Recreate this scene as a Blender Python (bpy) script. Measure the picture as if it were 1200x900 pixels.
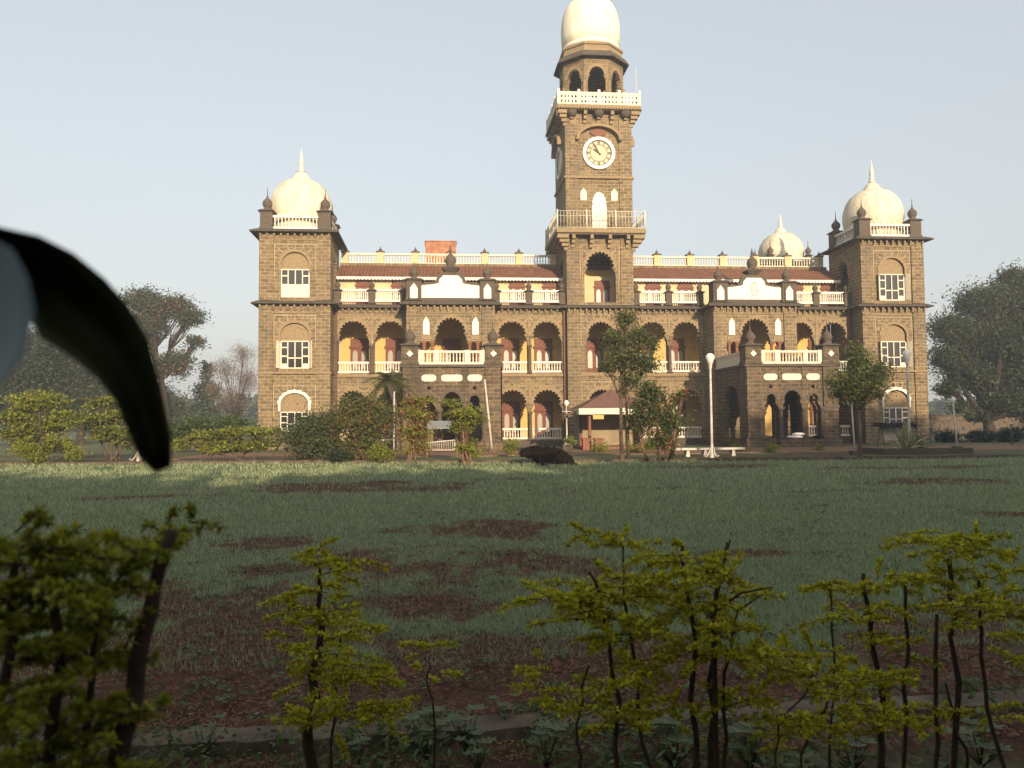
import bpy, math, random
import numpy as np
from mathutils import Vector, Matrix
from mathutils.geometry import tessellate_polygon
R = math.radians; PI = math.pi
for o in list(bpy.data.objects): bpy.data.objects.remove(o)
scene = bpy.context.scene; col = scene.collection
random.seed(7); rng = np.random.default_rng(7)

# ------------------------------------------------------------ camera, sky, sun, exposure
CF, YAW, PIT, ROL, CD, CX, CH = 965.98, .0904, .0495, .0086, 56.5, -11.30, 1.553
right0 = Vector((math.cos(YAW), -math.sin(YAW), 0)); fwd = Vector((math.sin(YAW)*math.cos(PIT), math.cos(YAW)*math.cos(PIT), math.sin(PIT)))
up0 = right0.cross(fwd)
cR = math.cos(ROL)*right0 - math.sin(ROL)*up0; cU = math.sin(ROL)*right0 + math.cos(ROL)*up0
cd = bpy.data.cameras.new('camera'); cam = bpy.data.objects.new('camera', cd); col.objects.link(cam)
cam.matrix_world = Matrix(((cR.x, cU.x, -fwd.x, CX), (cR.y, cU.y, -fwd.y, -CD), (cR.z, cU.z, -fwd.z, CH), (0, 0, 0, 1)))
cd.sensor_width = 36; cd.lens = 36*CF/1200; cd.clip_start = .05; cd.clip_end = 5000
cd.dof.use_dof = True; cd.dof.focus_distance = 38; cd.dof.aperture_fstop = 9.5
scene.camera = cam
def ray(px, py): return fwd*CF + cR*(px-600) - cU*(py-450)
def at(px, py, dist):
    r = ray(px, py); t = dist/r.y; return Vector((CX, -CD, CH)) + r*t      # point DIST metres in front of the camera

SUN_EL, SUN_AZ = 14.5, 11.0       # azimuth: degrees to the right of straight behind the camera's facade normal
w = bpy.data.worlds.new('World'); scene.world = w; w.use_nodes = True
nt = w.node_tree; bg = nt.nodes['Background']; sky = nt.nodes.new('ShaderNodeTexSky'); sky.sky_type = 'NISHITA'
sky.sun_disc = False; sky.sun_elevation = R(SUN_EL); sky.sun_rotation = R(180 - SUN_AZ)
sky.air_density = 1.3; sky.dust_density = 3.0; sky.ozone_density = 1.0
hs = nt.nodes.new('ShaderNodeHueSaturation'); hs.inputs['Saturation'].default_value = .5
nt.links.new(sky.outputs[0], hs.inputs['Color']); mxs = nt.nodes.new('ShaderNodeMix'); mxs.data_type = 'RGBA'; mxs.inputs[0].default_value = .55; mxs.inputs[7].default_value = (2.75, 2.98, 3.25, 1)   # thin high cloud veil
nt.links.new(hs.outputs[0], mxs.inputs[6]); nt.links.new(mxs.outputs[2], bg.inputs['Color']); bg.inputs['Strength'].default_value = .114
sl = bpy.data.lights.new('sun', 'SUN'); so = bpy.data.objects.new('sun', sl); col.objects.link(so)
sl.energy = 4.0; sl.angle = R(.5); sl.color = (1, .79, .53)
sd = Vector((math.sin(R(SUN_AZ))*math.cos(R(SUN_EL)), -math.cos(R(SUN_AZ))*math.cos(R(SUN_EL)), math.sin(R(SUN_EL))))
so.rotation_euler = sd.to_track_quat('Z', 'Y').to_euler(); so.location = (0, -60, 60)
vs = scene.view_settings; vs.view_transform = 'Standard'; vs.look = 'None'; vs.gamma = 1; vs.exposure = 1.05; vs.use_curve_mapping = False

# ------------------------------------------------------------ materials
def mat(name, base, rough=.8, spec=.3, noise=None, bump=0, metallic=0, trans=0, island=0, scale=4, fn=None, stretch=1):
    m = bpy.data.materials.new(name); m.use_nodes = True; n = m.node_tree; L = n.links.new
    b = n.nodes['Principled BSDF']; b.inputs['Roughness'].default_value = rough; b.inputs['Metallic'].default_value = metallic
    b.inputs['Specular IOR Level'].default_value = spec; b.inputs['Base Color'].default_value = (*base, 1)
    tc = n.nodes.new('ShaderNodeTexCoord'); src = None
    if noise:
        t = n.nodes.new('ShaderNodeTexNoise'); t.inputs['Scale'].default_value = scale; t.inputs['Detail'].default_value = 8; t.inputs['Roughness'].default_value = .65
        mpp = n.nodes.new('ShaderNodeMapping'); mpp.inputs['Scale'].default_value = (1, 1, stretch); L(tc.outputs['Object'], mpp.inputs[0]); L(mpp.outputs[0], t.inputs['Vector'])
        r = n.nodes.new('ShaderNodeValToRGB'); r.color_ramp.elements[0].position = .32; r.color_ramp.elements[1].position = .68
        r.color_ramp.elements[0].color = (*noise, 1); r.color_ramp.elements[1].color = (*base, 1)
        L(t.outputs['Fac'], r.inputs[0]); src = r.outputs[0]
        if bump:
            bp = n.nodes.new('ShaderNodeBump'); bp.inputs['Strength'].default_value = bump; bp.inputs['Distance'].default_value = .05
            L(t.outputs['Fac'], bp.inputs['Height']); L(bp.outputs[0], b.inputs['Normal'])
    if island:
        g = n.nodes.new('ShaderNodeNewGeometry'); h = n.nodes.new('ShaderNodeHueSaturation')
        mr = n.nodes.new('ShaderNodeMapRange'); mr.inputs['To Min'].default_value = 1-island; mr.inputs['To Max'].default_value = 1+island
        L(g.outputs['Random Per Island'], mr.inputs['Value']); L(mr.outputs[0], h.inputs['Value'])
        mh = n.nodes.new('ShaderNodeMapRange'); mh.inputs['To Min'].default_value = .47; mh.inputs['To Max'].default_value = .53
        mu = n.nodes.new('ShaderNodeMath'); mu.operation = 'MULTIPLY'; mu.inputs[1].default_value = 7.31
        fr = n.nodes.new('ShaderNodeMath'); fr.operation = 'FRACT'; L(g.outputs['Random Per Island'], mu.inputs[0]); L(mu.outputs[0], fr.inputs[0])
        L(fr.outputs[0], mh.inputs['Value']); L(mh.outputs[0], h.inputs['Hue'])
        if src: L(src, h.inputs['Color'])
        else: h.inputs['Color'].default_value = (*base, 1)
        src = h.outputs[0]
    if src: L(src, b.inputs['Base Color'])
    if trans:
        tr = n.nodes.new('ShaderNodeBsdfTranslucent'); mx = n.nodes.new('ShaderNodeMixShader'); mx.inputs[0].default_value = trans
        if src: L(src, tr.inputs['Color'])
        else: tr.inputs['Color'].default_value = (*base, 1)
        out = n.nodes['Material Output']; L(b.outputs[0], mx.inputs[1]); L(tr.outputs[0], mx.inputs[2]); L(mx.outputs[0], out.inputs['Surface'])
    return m

def stone(name, c1, c2, mortar, bw=.52, bh=.235, ms=.016, stain=(.09, .075, .06), stain_amt=.5):
    m = bpy.data.materials.new(name); m.use_nodes = True; n = m.node_tree; L = n.links.new; N = n.nodes.new
    b = n.nodes['Principled BSDF']; b.inputs['Roughness'].default_value = .88; b.inputs['Specular IOR Level'].default_value = .2
    tc = N('ShaderNodeTexCoord'); sp = N('ShaderNodeSeparateXYZ'); L(tc.outputs['Object'], sp.inputs[0])
    ad = N('ShaderNodeMath'); ad.operation = 'ADD'; L(sp.outputs['X'], ad.inputs[0]); L(sp.outputs['Y'], ad.inputs[1])
    cb = N('ShaderNodeCombineXYZ'); L(ad.outputs[0], cb.inputs['X']); L(sp.outputs['Z'], cb.inputs['Y'])
    br = N('ShaderNodeTexBrick'); br.inputs['Scale'].default_value = 1; br.inputs['Brick Width'].default_value = bw; br.inputs['Row Height'].default_value = bh
    br.inputs['Mortar Size'].default_value = ms; br.inputs['Mortar Smooth'].default_value = .3; br.inputs['Bias'].default_value = 0
    br.inputs['Color1'].default_value = (*c1, 1); br.inputs['Color2'].default_value = (*c2, 1); br.inputs['Mortar'].default_value = (*mortar, 1)
    nd = N('ShaderNodeTexNoise'); nd.inputs['Scale'].default_value = 1.3; nd.inputs['Detail'].default_value = 2; L(tc.outputs['Object'], nd.inputs['Vector'])
    vm = N('ShaderNodeVectorMath'); vm.operation = 'SCALE'; vm.inputs['Scale'].default_value = .07; L(nd.outputs['Color'], vm.inputs[0])
    va = N('ShaderNodeVectorMath'); va.operation = 'ADD'; L(cb.outputs[0], va.inputs[0]); L(vm.outputs[0], va.inputs[1]); L(va.outputs[0], br.inputs['Vector'])
    n1 = N('ShaderNodeTexNoise'); n1.inputs['Scale'].default_value = 5; n1.inputs['Detail'].default_value = 9; n1.inputs['Roughness'].default_value = .7; L(tc.outputs['Object'], n1.inputs['Vector'])
    mx = N('ShaderNodeMix'); mx.data_type = 'RGBA'; mx.blend_type = 'MULTIPLY'; mx.inputs[0].default_value = .75
    rp = N('ShaderNodeValToRGB'); rp.color_ramp.elements[0].position = .3; rp.color_ramp.elements[1].position = .7
    rp.color_ramp.elements[0].color = (.42, .41, .4, 1); rp.color_ramp.elements[1].color = (1.35, 1.3, 1.2, 1)
    L(n1.outputs['Fac'], rp.inputs[0]); L(br.outputs['Color'], mx.inputs[6]); L(rp.outputs[0], mx.inputs[7])
    # weather stains running down the wall
    mp = N('ShaderNodeMapping'); mp.inputs['Scale'].default_value = (.9, .9, .22); L(tc.outputs['Object'], mp.inputs[0])
    n2 = N('ShaderNodeTexNoise'); n2.inputs['Scale'].default_value = 1; n2.inputs['Detail'].default_value = 7; L(mp.outputs[0], n2.inputs['Vector'])
    r2 = N('ShaderNodeValToRGB'); r2.color_ramp.elements[0].position = .47; r2.color_ramp.elements[1].position = .72
    r2.color_ramp.elements[0].color = (0, 0, 0, 1); r2.color_ramp.elements[1].color = (stain_amt,)*3+(1,)
    L(n2.outputs['Fac'], r2.inputs[0])
    m2 = N('ShaderNodeMix'); m2.data_type = 'RGBA'; L(r2.outputs[0], m2.inputs[0]); L(mx.outputs[2], m2.inputs[6]); m2.inputs[7].default_value = (*stain, 1)
    L(m2.outputs[2], b.inputs['Base Color'])
    bp = N('ShaderNodeBump'); bp.inputs['Strength'].default_value = .6; bp.inputs['Distance'].default_value = .03
    am = N('ShaderNodeMath'); am.operation = 'SUBTRACT'; L(n1.outputs['Fac'], am.inputs[0]); L(br.outputs['Fac'], am.inputs[1])
    L(am.outputs[0], bp.inputs['Height']); L(bp.outputs[0], b.inputs['Normal'])
    return m

M = {}
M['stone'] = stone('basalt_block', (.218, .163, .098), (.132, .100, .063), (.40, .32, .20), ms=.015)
M['dark'] = stone('dark_basalt_block', (.14, .103, .067), (.082, .062, .044), (.26, .195, .125), stain=(.04, .034, .03), stain_amt=.7)  # dark-stained stone; its tone also stands in for shade on the left portico
M['carved'] = mat('carved_basalt', (.30, .225, .13), .85, .2, (.17, .12, .07), .6, scale=9)
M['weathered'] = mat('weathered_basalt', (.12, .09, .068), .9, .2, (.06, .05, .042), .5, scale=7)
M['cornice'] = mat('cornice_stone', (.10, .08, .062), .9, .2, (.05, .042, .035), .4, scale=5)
M['cream'] = mat('cream_limewash', (.68, .63, .51), .75, .3, (.54, .48, .37), .15, scale=5)
M['white'] = mat('white_limewash', (.74, .71, .63), .7, .3, (.58, .54, .46), .1, scale=4)
M['dome'] = mat('dome_limewash', (.72, .66, .52), .7, .3, (.42, .37, .27), .15, scale=2.2, stretch=.3)
M['dome_white'] = mat('white_dome_plaster', (.76, .72, .58), .7, .3, (.58, .53, .40), .15, scale=2.2, stretch=.3)
M['yellow'] = mat('yellow_plaster', (.57, .40, .15), .8, .2, (.44, .30, .11), .1, scale=2)
M['pointing'] = mat('lime_pointing', (.52, .41, .25), .85, .2, (.36, .28, .17), .2, scale=12)
M['pale'] = mat('pale_plaster', (.60, .46, .28), .8, .2, (.48, .36, .21), .1, scale=2)
M['wood'] = mat('red_brown_joinery', (.17, .05, .018), .6, .3, (.10, .03, .014), .1, scale=6)
M['glass'] = mat('frosted_glass', (.22, .19, .15), .35, .5)
M['pane'] = mat('dark_window_glass', (.02, .018, .02), .12, .6)
M['pipe'] = mat('maroon_pipe', (.10, .042, .026), .5, .4)
M['tin'] = mat('rusty_tin', (.17, .035, .018), .6, .4, (.38, .17, .07), .2, scale=2.2)
M['metal'] = mat('white_painted_metal', (.60, .57, .52), .5, .4, (.36, .31, .26), .05, scale=5)
M['globe'] = mat('opal_globe', (.72, .68, .6), .25, .5)
M['bark'] = mat('bark', (.15, .11, .08), .95, .1, (.07, .05, .04), .8, scale=9)
M['bark_dark'] = mat('dark_bark', (.065, .05, .036), .95, .1, (.03, .024, .018), .8, scale=6)
M['bark_red'] = mat('reddish_bark', (.26, .14, .09), .95, .1, (.13, .08, .06), .8, scale=9)
M['twig'] = mat('dark_twig', (.055, .032, .02), .9, .2, (.03, .018, .012), .4, scale=30)
M['char'] = mat('blackened_wood', (.02, .014, .011), .95, .04, (.004, .003, .003), 1.0, scale=9)
M['cutwood'] = mat('cut_wood', (.22, .13, .08), .9, .2, (.10, .06, .04), .4, scale=10)
M['maroon'] = mat('maroon_sheet_roof', (.17, .085, .065), .7, .3, (.12, .06, .05), .1, scale=3)
M['beige'] = mat('beige_render', (.30, .24, .155), .85, .2, (.22, .175, .11), .1, scale=2)
M['bluegrey'] = mat('blue_grey_panel', (.24, .27, .28), .6, .3, (.18, .2, .21), .1, scale=2)
M['redblock'] = mat('red_sandstone', (.26, .115, .07), .9, .2, (.17, .075, .048), .3, scale=8)
M['kerb'] = mat('weathered_kerb_stone', (.16, .12, .085), .95, .1, (.055, .042, .03), .9, scale=3.5)
M['sack'] = mat('white_sacking', (.72, .70, .68), .8, .2, (.55, .53, .5), .4, scale=12)
M['thatch'] = mat('dark_cloth', (.03, .024, .02), .95, .1, (.015, .012, .01), .8, scale=14)
M['ink'] = mat('black_numerals', (.06, .045, .03), .6, .3)
def leaf(name, c, t=.35, isl=.35, rough=.55): return mat(name, c, rough, .25, trans=t, island=isl)
M['l_dark'] = leaf('dark_green_leaf', (.045, .062, .028)); M['l_grey'] = leaf('grey_green_leaf', (.075, .085, .045))
M['l_mid'] = leaf('mid_green_leaf', (.07, .10, .03)); M['l_olive'] = leaf('olive_leaf', (.11, .12, .035))
M['l_yel'] = leaf('golden_green_leaf', (.20, .215, .03)); M['l_rust'] = leaf('rusty_leaf', (.22, .10, .05), .3, .3)
M['l_foredark'] = leaf('dark_olive_hedge_leaf', (.24, .25, .02), .45, .4); M['l_pink'] = leaf('dry_pinkish_twiglet', (.20, .15, .12), .2, .3); M['l_fore'] = leaf('golden_hedge_leaf', (.42, .40, .018), .45, .5)  # l_foredark: a darker, olive hedge leaf beside the golden one
M['l_blue'] = leaf('blue_green_weed_leaf', (.10, .125, .052), .3, .3); M['l_conif'] = leaf('conifer_leaf', (.05, .075, .04), .2, .3)
M['l_agave'] = leaf('agave_leaf', (.13, .17, .05), .2, .1); M['l_cream'] = leaf('cream_leaf_edge', (.55, .5, .28), .2, .1)
M['big_leaf'] = mat('leathery_leaf', (.032, .042, .012), .6, .3, (.02, .026, .008), .1, scale=40)
M['sky_sheen_leaf'] = mat('sky_sheen_leaf_face', (.045, .075, .085), .55, .5)  # bluish sky reflection is put into this leaf's base colour
M['dial'] = mat('clock_dial_enamel', (.43, .38, .26), .6, .3)
M['grass_l'] = leaf('lawn_grass', (.27, .325, .175), .3, .5); M['grass_dry'] = leaf('dry_grass', (.34, .28, .13), .3, .35)
M['litter'] = mat('dead_leaf', (.17, .10, .055), .9, .1, island=.6)

def tile_mat():
    m = mat('clay_roof_tile', (.19, .085, .050), .85, .2, (.105, .052, .034), 0, scale=2.2); n = m.node_tree; L = n.links.new
    tc = n.nodes.new('ShaderNodeTexCoord'); wv = n.nodes.new('ShaderNodeTexWave'); wv.bands_direction = 'X'; wv.inputs['Scale'].default_value = 1.25
    w2 = n.nodes.new('ShaderNodeTexWave'); w2.bands_direction = 'Y'; w2.wave_profile = 'SAW'; w2.inputs['Scale'].default_value = 1.1
    L(tc.outputs['Object'], wv.inputs[0]); L(tc.outputs['Object'], w2.inputs[0])
    ad = n.nodes.new('ShaderNodeMath'); L(wv.outputs['Fac'], ad.inputs[0]); L(w2.outputs['Fac'], ad.inputs[1])
    bp = n.nodes.new('ShaderNodeBump'); bp.inputs['Strength'].default_value = .9; bp.inputs['Distance'].default_value = .06
    L(ad.outputs[0], bp.inputs['Height']); L(bp.outputs[0], n.nodes['Principled BSDF'].inputs['Normal'])
    return m
M['tile'] = tile_mat()

# ------------------------------------------------------------ mesh helpers
class MB:
    def __init__(s): s.v = []; s.f = []; s.m = []; s.sm = []
    def add(s, vs, fs, m=0, smooth=False):
        k = len(s.v); s.v += [tuple(a) for a in vs]
        for f in fs: s.f.append([i+k for i in f]); s.m.append(m); s.sm.append(smooth)
    def box(s, x0, x1, y0, y1, z0, z1, m=0):
        v = [(x, y, z) for z in (z0, z1) for y in (y0, y1) for x in (x0, x1)]
        s.add(v, [(0, 2, 3, 1), (4, 5, 7, 6), (0, 1, 5, 4), (2, 6, 7, 3), (0, 4, 6, 2), (1, 3, 7, 5)], m); return s
    def frustum(s, x0, x1, y0, y1, z0, z1, d, m=0):      # top is larger (d>0) or smaller (d<0) than the bottom on each side
        v = [(x, y, z0) for y in (y0, y1) for x in (x0, x1)]+[(x, y, z1) for y in (y0-d, y1+d) for x in (x0-d, x1+d)]
        s.add(v, [(0, 2, 3, 1), (4, 5, 7, 6), (0, 1, 5, 4), (2, 6, 7, 3), (0, 4, 6, 2), (1, 3, 7, 5)], m); return s
    def lathe(s, cx, cy, prof, seg=12, m=0, smooth=True, rot=0):
        v = []; f = []
        for r, z in prof:
            for i in range(seg):
                a = 2*PI*i/seg+rot; v.append((cx+r*math.cos(a), cy+r*math.sin(a), z))
        for j in range(len(prof)-1):
            for i in range(seg):
                a = j*seg+i; b = j*seg+(i+1) % seg; f.append((a, b, b+seg, a+seg))
        s.add(v, f, m, smooth)
        s.add([v[i] for i in range(seg)][::-1], [tuple(range(seg))], m); s.add(v[-seg:], [tuple(range(seg))], m); return s
    def tube(s, pts, rad, seg=6, m=0):
        pts = [Vector(p) for p in pts]; n = len(pts)
        if not hasattr(rad, '__len__'): rad = [rad]*n
        v = []; f = []
        for i, p in enumerate(pts):
            t = (pts[min(i+1, n-1)]-pts[max(i-1, 0)]).normalized()
            a = t.cross(Vector((0, 0, 1)) if abs(t.z) < .9 else Vector((1, 0, 0))).normalized(); b = t.cross(a)
            for k in range(seg):
                q = 2*PI*k/seg; v.append(p+a*(rad[i]*math.cos(q))+b*(rad[i]*math.sin(q)))
        for i in range(n-1):
            for k in range(seg): a = i*seg+k; b = i*seg+(k+1) % seg; f.append((a, b, b+seg, a+seg))
        f.append(tuple(range(seg))[::-1]); f.append(tuple((n-1)*seg+k for k in range(seg)))
        s.add(v, f, m, True); return s
    def panel(s, outline, holes, a, b, plane='xz', m=0):  # outline/holes 2-D loops, extruded from depth a to depth b
        loops = [outline]+list(holes); flat = [p for l in loops for p in l]
        T = {'xz': lambda p, d: (p[0], d, p[1]), 'yz': lambda p, d: (d, p[0], p[1]), 'xy': lambda p, d: (p[0], p[1], d)}[plane]
        tris = tessellate_polygon([[Vector((p[0], p[1], 0)) for p in l] for l in loops])
        s.add([T(p, a) for p in flat], [tuple(t) for t in tris], m); s.add([T(p, b) for p in flat], [tuple(t)[::-1] for t in tris], m)
        for l in loops:
            n = len(l); v = [T(p, a) for p in l]+[T(p, b) for p in l]
            s.add(v, [(i, (i+1) % n, (i+1) % n+n, i+n) for i in range(n)], m)
        return s
    def build(s, name, mats, parent=None, loc=None, label=None):
        me = bpy.data.meshes.new(name); me.from_pydata(s.v, [], s.f)
        for m in (mats if isinstance(mats, (list, tuple)) else [mats]): me.materials.append(M[m] if isinstance(m, str) else m)
        me.polygons.foreach_set('material_index', s.m); me.polygons.foreach_set('use_smooth', s.sm); me.update()
        return link(name, me, parent, loc, label)
def link(name, me, parent=None, loc=None, label=None):
    o = bpy.data.objects.new(name, me); col.objects.link(o)
    if parent: o.parent = parent
    if loc: o.location = loc
    if label: o['label'] = label
    return o
def tag(o, label, cat, group=None, kind=None):
    if label: o['label'] = label
    if cat: o['category'] = cat
    if group: o['group'] = group
    if kind: o['kind'] = kind
    return o
def thing(name, label, cat, loc=(0, 0, 0), rz=0, group=None):
    o = bpy.data.objects.new(name, None); col.objects.link(o); o.location = loc; o.rotation_euler = (0, 0, rz); o.empty_display_size = .3
    return tag(o, label, cat, group)
def rep(o, parent, loc):                      # another instance of a part (with its sub-parts)
    c = o.copy(); col.objects.link(c); c.parent = parent; c.location = loc
    for ch in [x for x in bpy.data.objects if x.parent == o]:
        d = ch.copy(); col.objects.link(d); d.parent = c
    return c
def copy_thing(o, loc, label, rz=None, scale=None):
    c = o.copy(); col.objects.link(c); c.location = loc; c['label'] = label
    if rz is not None: c.rotation_euler.z = rz
    if scale: c.scale = scale
    for ch in [x for x in bpy.data.objects if x.parent == o]:
        d = ch.copy(); col.objects.link(d); d.parent = c
        for g in [x for x in bpy.data.objects if x.parent == ch]:
            e = g.copy(); col.objects.link(e); e.parent = d
    return c

def arch(cx, w, zs, zt, z0, lobes=11, flare=.1, drop=.6, b=.15, k=9):
    L = []
    for i in range(lobes*k+1):
        th = PI*i/(lobes*k); r = 1-b+b*abs(math.sin(lobes*th))**.6
        L.append((cx-w*math.cos(th)*r, zs+(zt-zs)*math.sin(th)*r+(0)))
    lo = [(cx-w-flare, z0), (cx-w-flare, zs-drop), (cx-w-flare*.8, zs-drop*.72), (cx-w-flare*.2, zs-drop*.5), (cx-w*(1-b*.4)-.0, zs-drop*.25)]
    hi = [(2*cx-x, z) for x, z in lo[::-1]]
    if flare == 0: lo = [(cx-w, z0)]; hi = [(cx+w, z0)]
    return lo+L+hi
def joints(mb, cx, wo, zs, zto, y, m, hw, zt, zb):
    for k in range(1, 8):
        a = PI*k/8; c, s_ = math.cos(a), math.sin(a); p = (cx+wo*c, zs+(zto-zs)*s_); L = min((hw-abs(wo*c))/max(abs(c), .01), (zt-p[1])/max(s_, .01), .42); q = (p[0]+L*c, p[1]+L*s_); n_ = (-s_*.014, c*.014)
        if L > .05: mb.panel([(p[0]-n_[0], p[1]-n_[1]), (q[0]-n_[0], q[1]-n_[1]), (q[0]+n_[0], q[1]+n_[1]), (p[0]+n_[0], p[1]+n_[1])], [], y-.008, y-.001, 'xz', m)
    for x in (cx-hw, cx+hw): mb.box(x-.014, x+.014, y-.008, y-.001, zb, zt, m)
    mb.box(cx-hw+.015, cx+hw-.015, y-.008, y-.001, zt-.028, zt, m)
def round_arch(cx, w, zs, zt, z0, k=14):
    return [(cx-w, z0)]+[(cx-w*math.cos(PI*i/k), zs+(zt-zs)*math.sin(PI*i/k)) for i in range(k+1)]+[(cx+w, z0)]
def ring(mb, cx, w, zs, zt, wo, zto, y0, y1, m, plane='xz', lobes=11, b=.15):   # moulding between a cusped opening and a smooth outer arch
    inner = arch(cx, w, zs, zt, zs, lobes, 0, 0, b)[1:-1]
    outer = [(cx-wo*math.cos(PI*i/24), zs+(zto-zs)*math.sin(PI*i/24)) for i in range(25)]
    mb.panel(outer+inner[::-1], [], y0, y1, plane, m)
def rect(x0, x1, z0, z1): return [(x0, z0), (x1, z0), (x1, z1), (x0, z1)]
def balu(mb, p0, p1, z0, h, n=None, m=0, t=.12, posts=()):     # balustrade between two plan points
    p0 = Vector((*p0, 0)); p1 = Vector((*p1, 0)); d = p1-p0; Ln = d.length; u = d/Ln; q = Vector((-u.y, u.x, 0))
    def slab(a, b_, za, zb, th):
        c = [p0+u*a-q*th, p0+u*b_-q*th, p0+u*b_+q*th, p0+u*a+q*th]
        mb.add([(v.x, v.y, za) for v in c]+[(v.x, v.y, zb) for v in c], [(3, 2, 1, 0), (4, 5, 6, 7), (0, 1, 5, 4), (1, 2, 6, 5), (2, 3, 7, 6), (3, 0, 4, 7)], m)
    slab(0, Ln, z0, z0+h*.16, t); slab(0, Ln, z0+h*.84, z0+h, t)
    n = n or max(3, int(Ln/.19)); r = .048
    for i in range(n):
        c = p0+u*(Ln*(i+.5)/n); a, b_ = z0+h*.16, z0+h*.84; H = b_-a
        mb.lathe(c.x, c.y, [(r, a), (r, a+H*.1), (r*.6, a+H*.16), (r*1.15, a+H*.35), (r*.6, a+H*.7), (r, a+H*.88), (r, b_)], 6, m)
    for s in posts: slab(s-.14, s+.14, z0+.002, z0+h+.03, t+.03)
def dentils(mb, x0, x1, y, z, m, step=.42, w=.12, d=.16, h=.2, axis='x'):
    n = max(1, int(abs(x1-x0)/step)); 
    for i in range(n+1):
        c = x0+(x1-x0)*i/n
        if axis == 'x': mb.box(c-w/2, c+w/2, y-d, y, z-h, z, m); mb.box(c-w*.35, c+w*.35, y-d*.5, y-.001, z-h*1.7, z-h-.002, m)
        else: mb.box(min(y, y+d), max(y, y+d), c-w/2, c+w/2, z-h, z, m)
def eave(mb, x0, x1, y0, y1, z, t, out, m, sides=(1, 1, 1, 1)):    # sloping stone eave: a thin top slab on a shaped soffit
    l, r, f, b = [out*s for s in sides]
    v = [(x0-l, y0-f, z), (x1+r, y0-f, z), (x1+r, y1+b, z), (x0-l, y1+b, z), (x0-l, y0-f, z+t*.3), (x1+r, y0-f, z+t*.3), (x1+r, y1+b, z+t*.3), (x0-l, y1+b, z+t*.3),
         (x0-l*.25, y0-f*.25, z+t), (x1+r*.25, y0-f*.25, z+t), (x1+r*.25, y1+b*.25, z+t), (x0-l*.25, y1+b*.25, z+t), (x0, y0, z+.0), (x1, y0, z), (x1, y1, z), (x0, y1, z)]
    mb.add(v, [(3, 2, 1, 0), (0, 1, 5, 4), (1, 2, 6, 5), (2, 3, 7, 6), (3, 0, 4, 7), (4, 5, 9, 8), (5, 6, 10, 9), (6, 7, 11, 10), (7, 4, 8, 11), (8, 9, 10, 11)], m)
def pinnacle_mesh(w, z1, rb, top, m_pier=0, m_bulb=0, diamond=False, niche=False):   # pier at origin: half width w, height z1, bulb radius rb, total height top
    b = MB(); b.box(-w, w, -w, w, 0, z1*.88, m_pier); b.box(-w-.05, w+.05, -w-.05, w+.05, 0, .12, m_pier)
    b.frustum(-w, w, -w, w, z1*.88, z1*.93, .14, m_bulb); b.frustum(-w-.14, w+.14, -w-.14, w+.14, z1*.93+.001, z1*1.03, -.2, m_bulb)
    z = z1*1.03; H = top-z
    b.lathe(0, 0, [(rb*.95, z), (rb*.75, z+rb*.3), (rb*.55, z+rb*.45), (rb*.85, z+rb*.75), (rb*1.02, z+rb*1.3), (rb*.93, z+rb*1.8), (rb*.5, z+rb*2.3), (rb*.22, z+rb*2.55), (rb*.3, z+rb*2.7), (rb*.1, z+rb*2.85),
                   (rb*.16, z+rb*3.0), (.035, z+rb*3.1), (.012, max(top, z+rb*3.6))], 14, m_bulb)
    if diamond: b.panel([(0, z1*.36), (.2, z1*.52), (0, z1*.68), (-.2, z1*.52)], [], -w-.02, -w-.001, 'xz', 2)
    if niche:
        b.panel([(-.25, .08), (.25, .08), (.25, z1*.55), (.12, z1*.68), (0, z1*.78), (-.12, z1*.68), (-.25, z1*.55)], [], -w-.02, -w-.001, 'xz', 2)
        b.panel([(-.36, .04), (.36, .04), (.36, z1*.82), (-.36, z1*.82)], [[(-.27, .06), (.27, .06), (.27, z1*.56), (.13, z1*.7), (0, z1*.8), (-.13, z1*.7), (-.27, z1*.56)]], -w-.05, -w-.002, 'xz', m_pier)
    return b
def niche_shape(cx, hw, z0, z1):
    h = z1-z0
    return [(cx-hw, z0), (cx+hw, z0), (cx+hw, z0+h*.68), (cx+hw*.8, z0+h*.74), (cx+hw*.75, z0+h*.82), (cx+hw*.3, z0+h*.9), (cx, z1), (cx-hw*.3, z0+h*.9), (cx-hw*.75, z0+h*.82), (cx-hw*.8, z0+h*.74), (cx-hw, z0+h*.68)]
def column_mesh(h, r=.13):
    b = MB(); b.box(-r*1.5, r*1.5, -r*1.5, r*1.5, 0, h*.05); b.box(-r*1.5, r*1.5, -r*1.5, r*1.5, h*.94, h)
    b.lathe(0, 0, [(r*1.35, h*.05), (r*1.2, h*.1), (r*.95, h*.14), (r, h*.5), (r*.9, h*.84), (r*1.1, h*.88), (r*1.4, h*.94)], 10); return b

# ------------------------------------------------------------ the palace
palace = thing('palace', 'long stone palace with clock tower, white domes and scalloped arches', 'palace')
F, FP, G = -1.59, -2.0, -7.56
# main body, rear wall of the verandas, floors
b = MB(); b.box(-18.25, 18.25, 3.35, 13.0, 0, 13.35); b.build('main_block', 'stone', palace)
b = MB(); b.box(-18.25, 18.25, 3.0, 3.33, .0, 12.9); b.build('veranda_wall', 'yellow', palace)
b = MB()
for z in (.5, 5.1, 9.86): b.box(-18.28, 18.28, .46, 2.98, z-.3, z)
b.build('veranda_floor', 'pale', palace)
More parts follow.
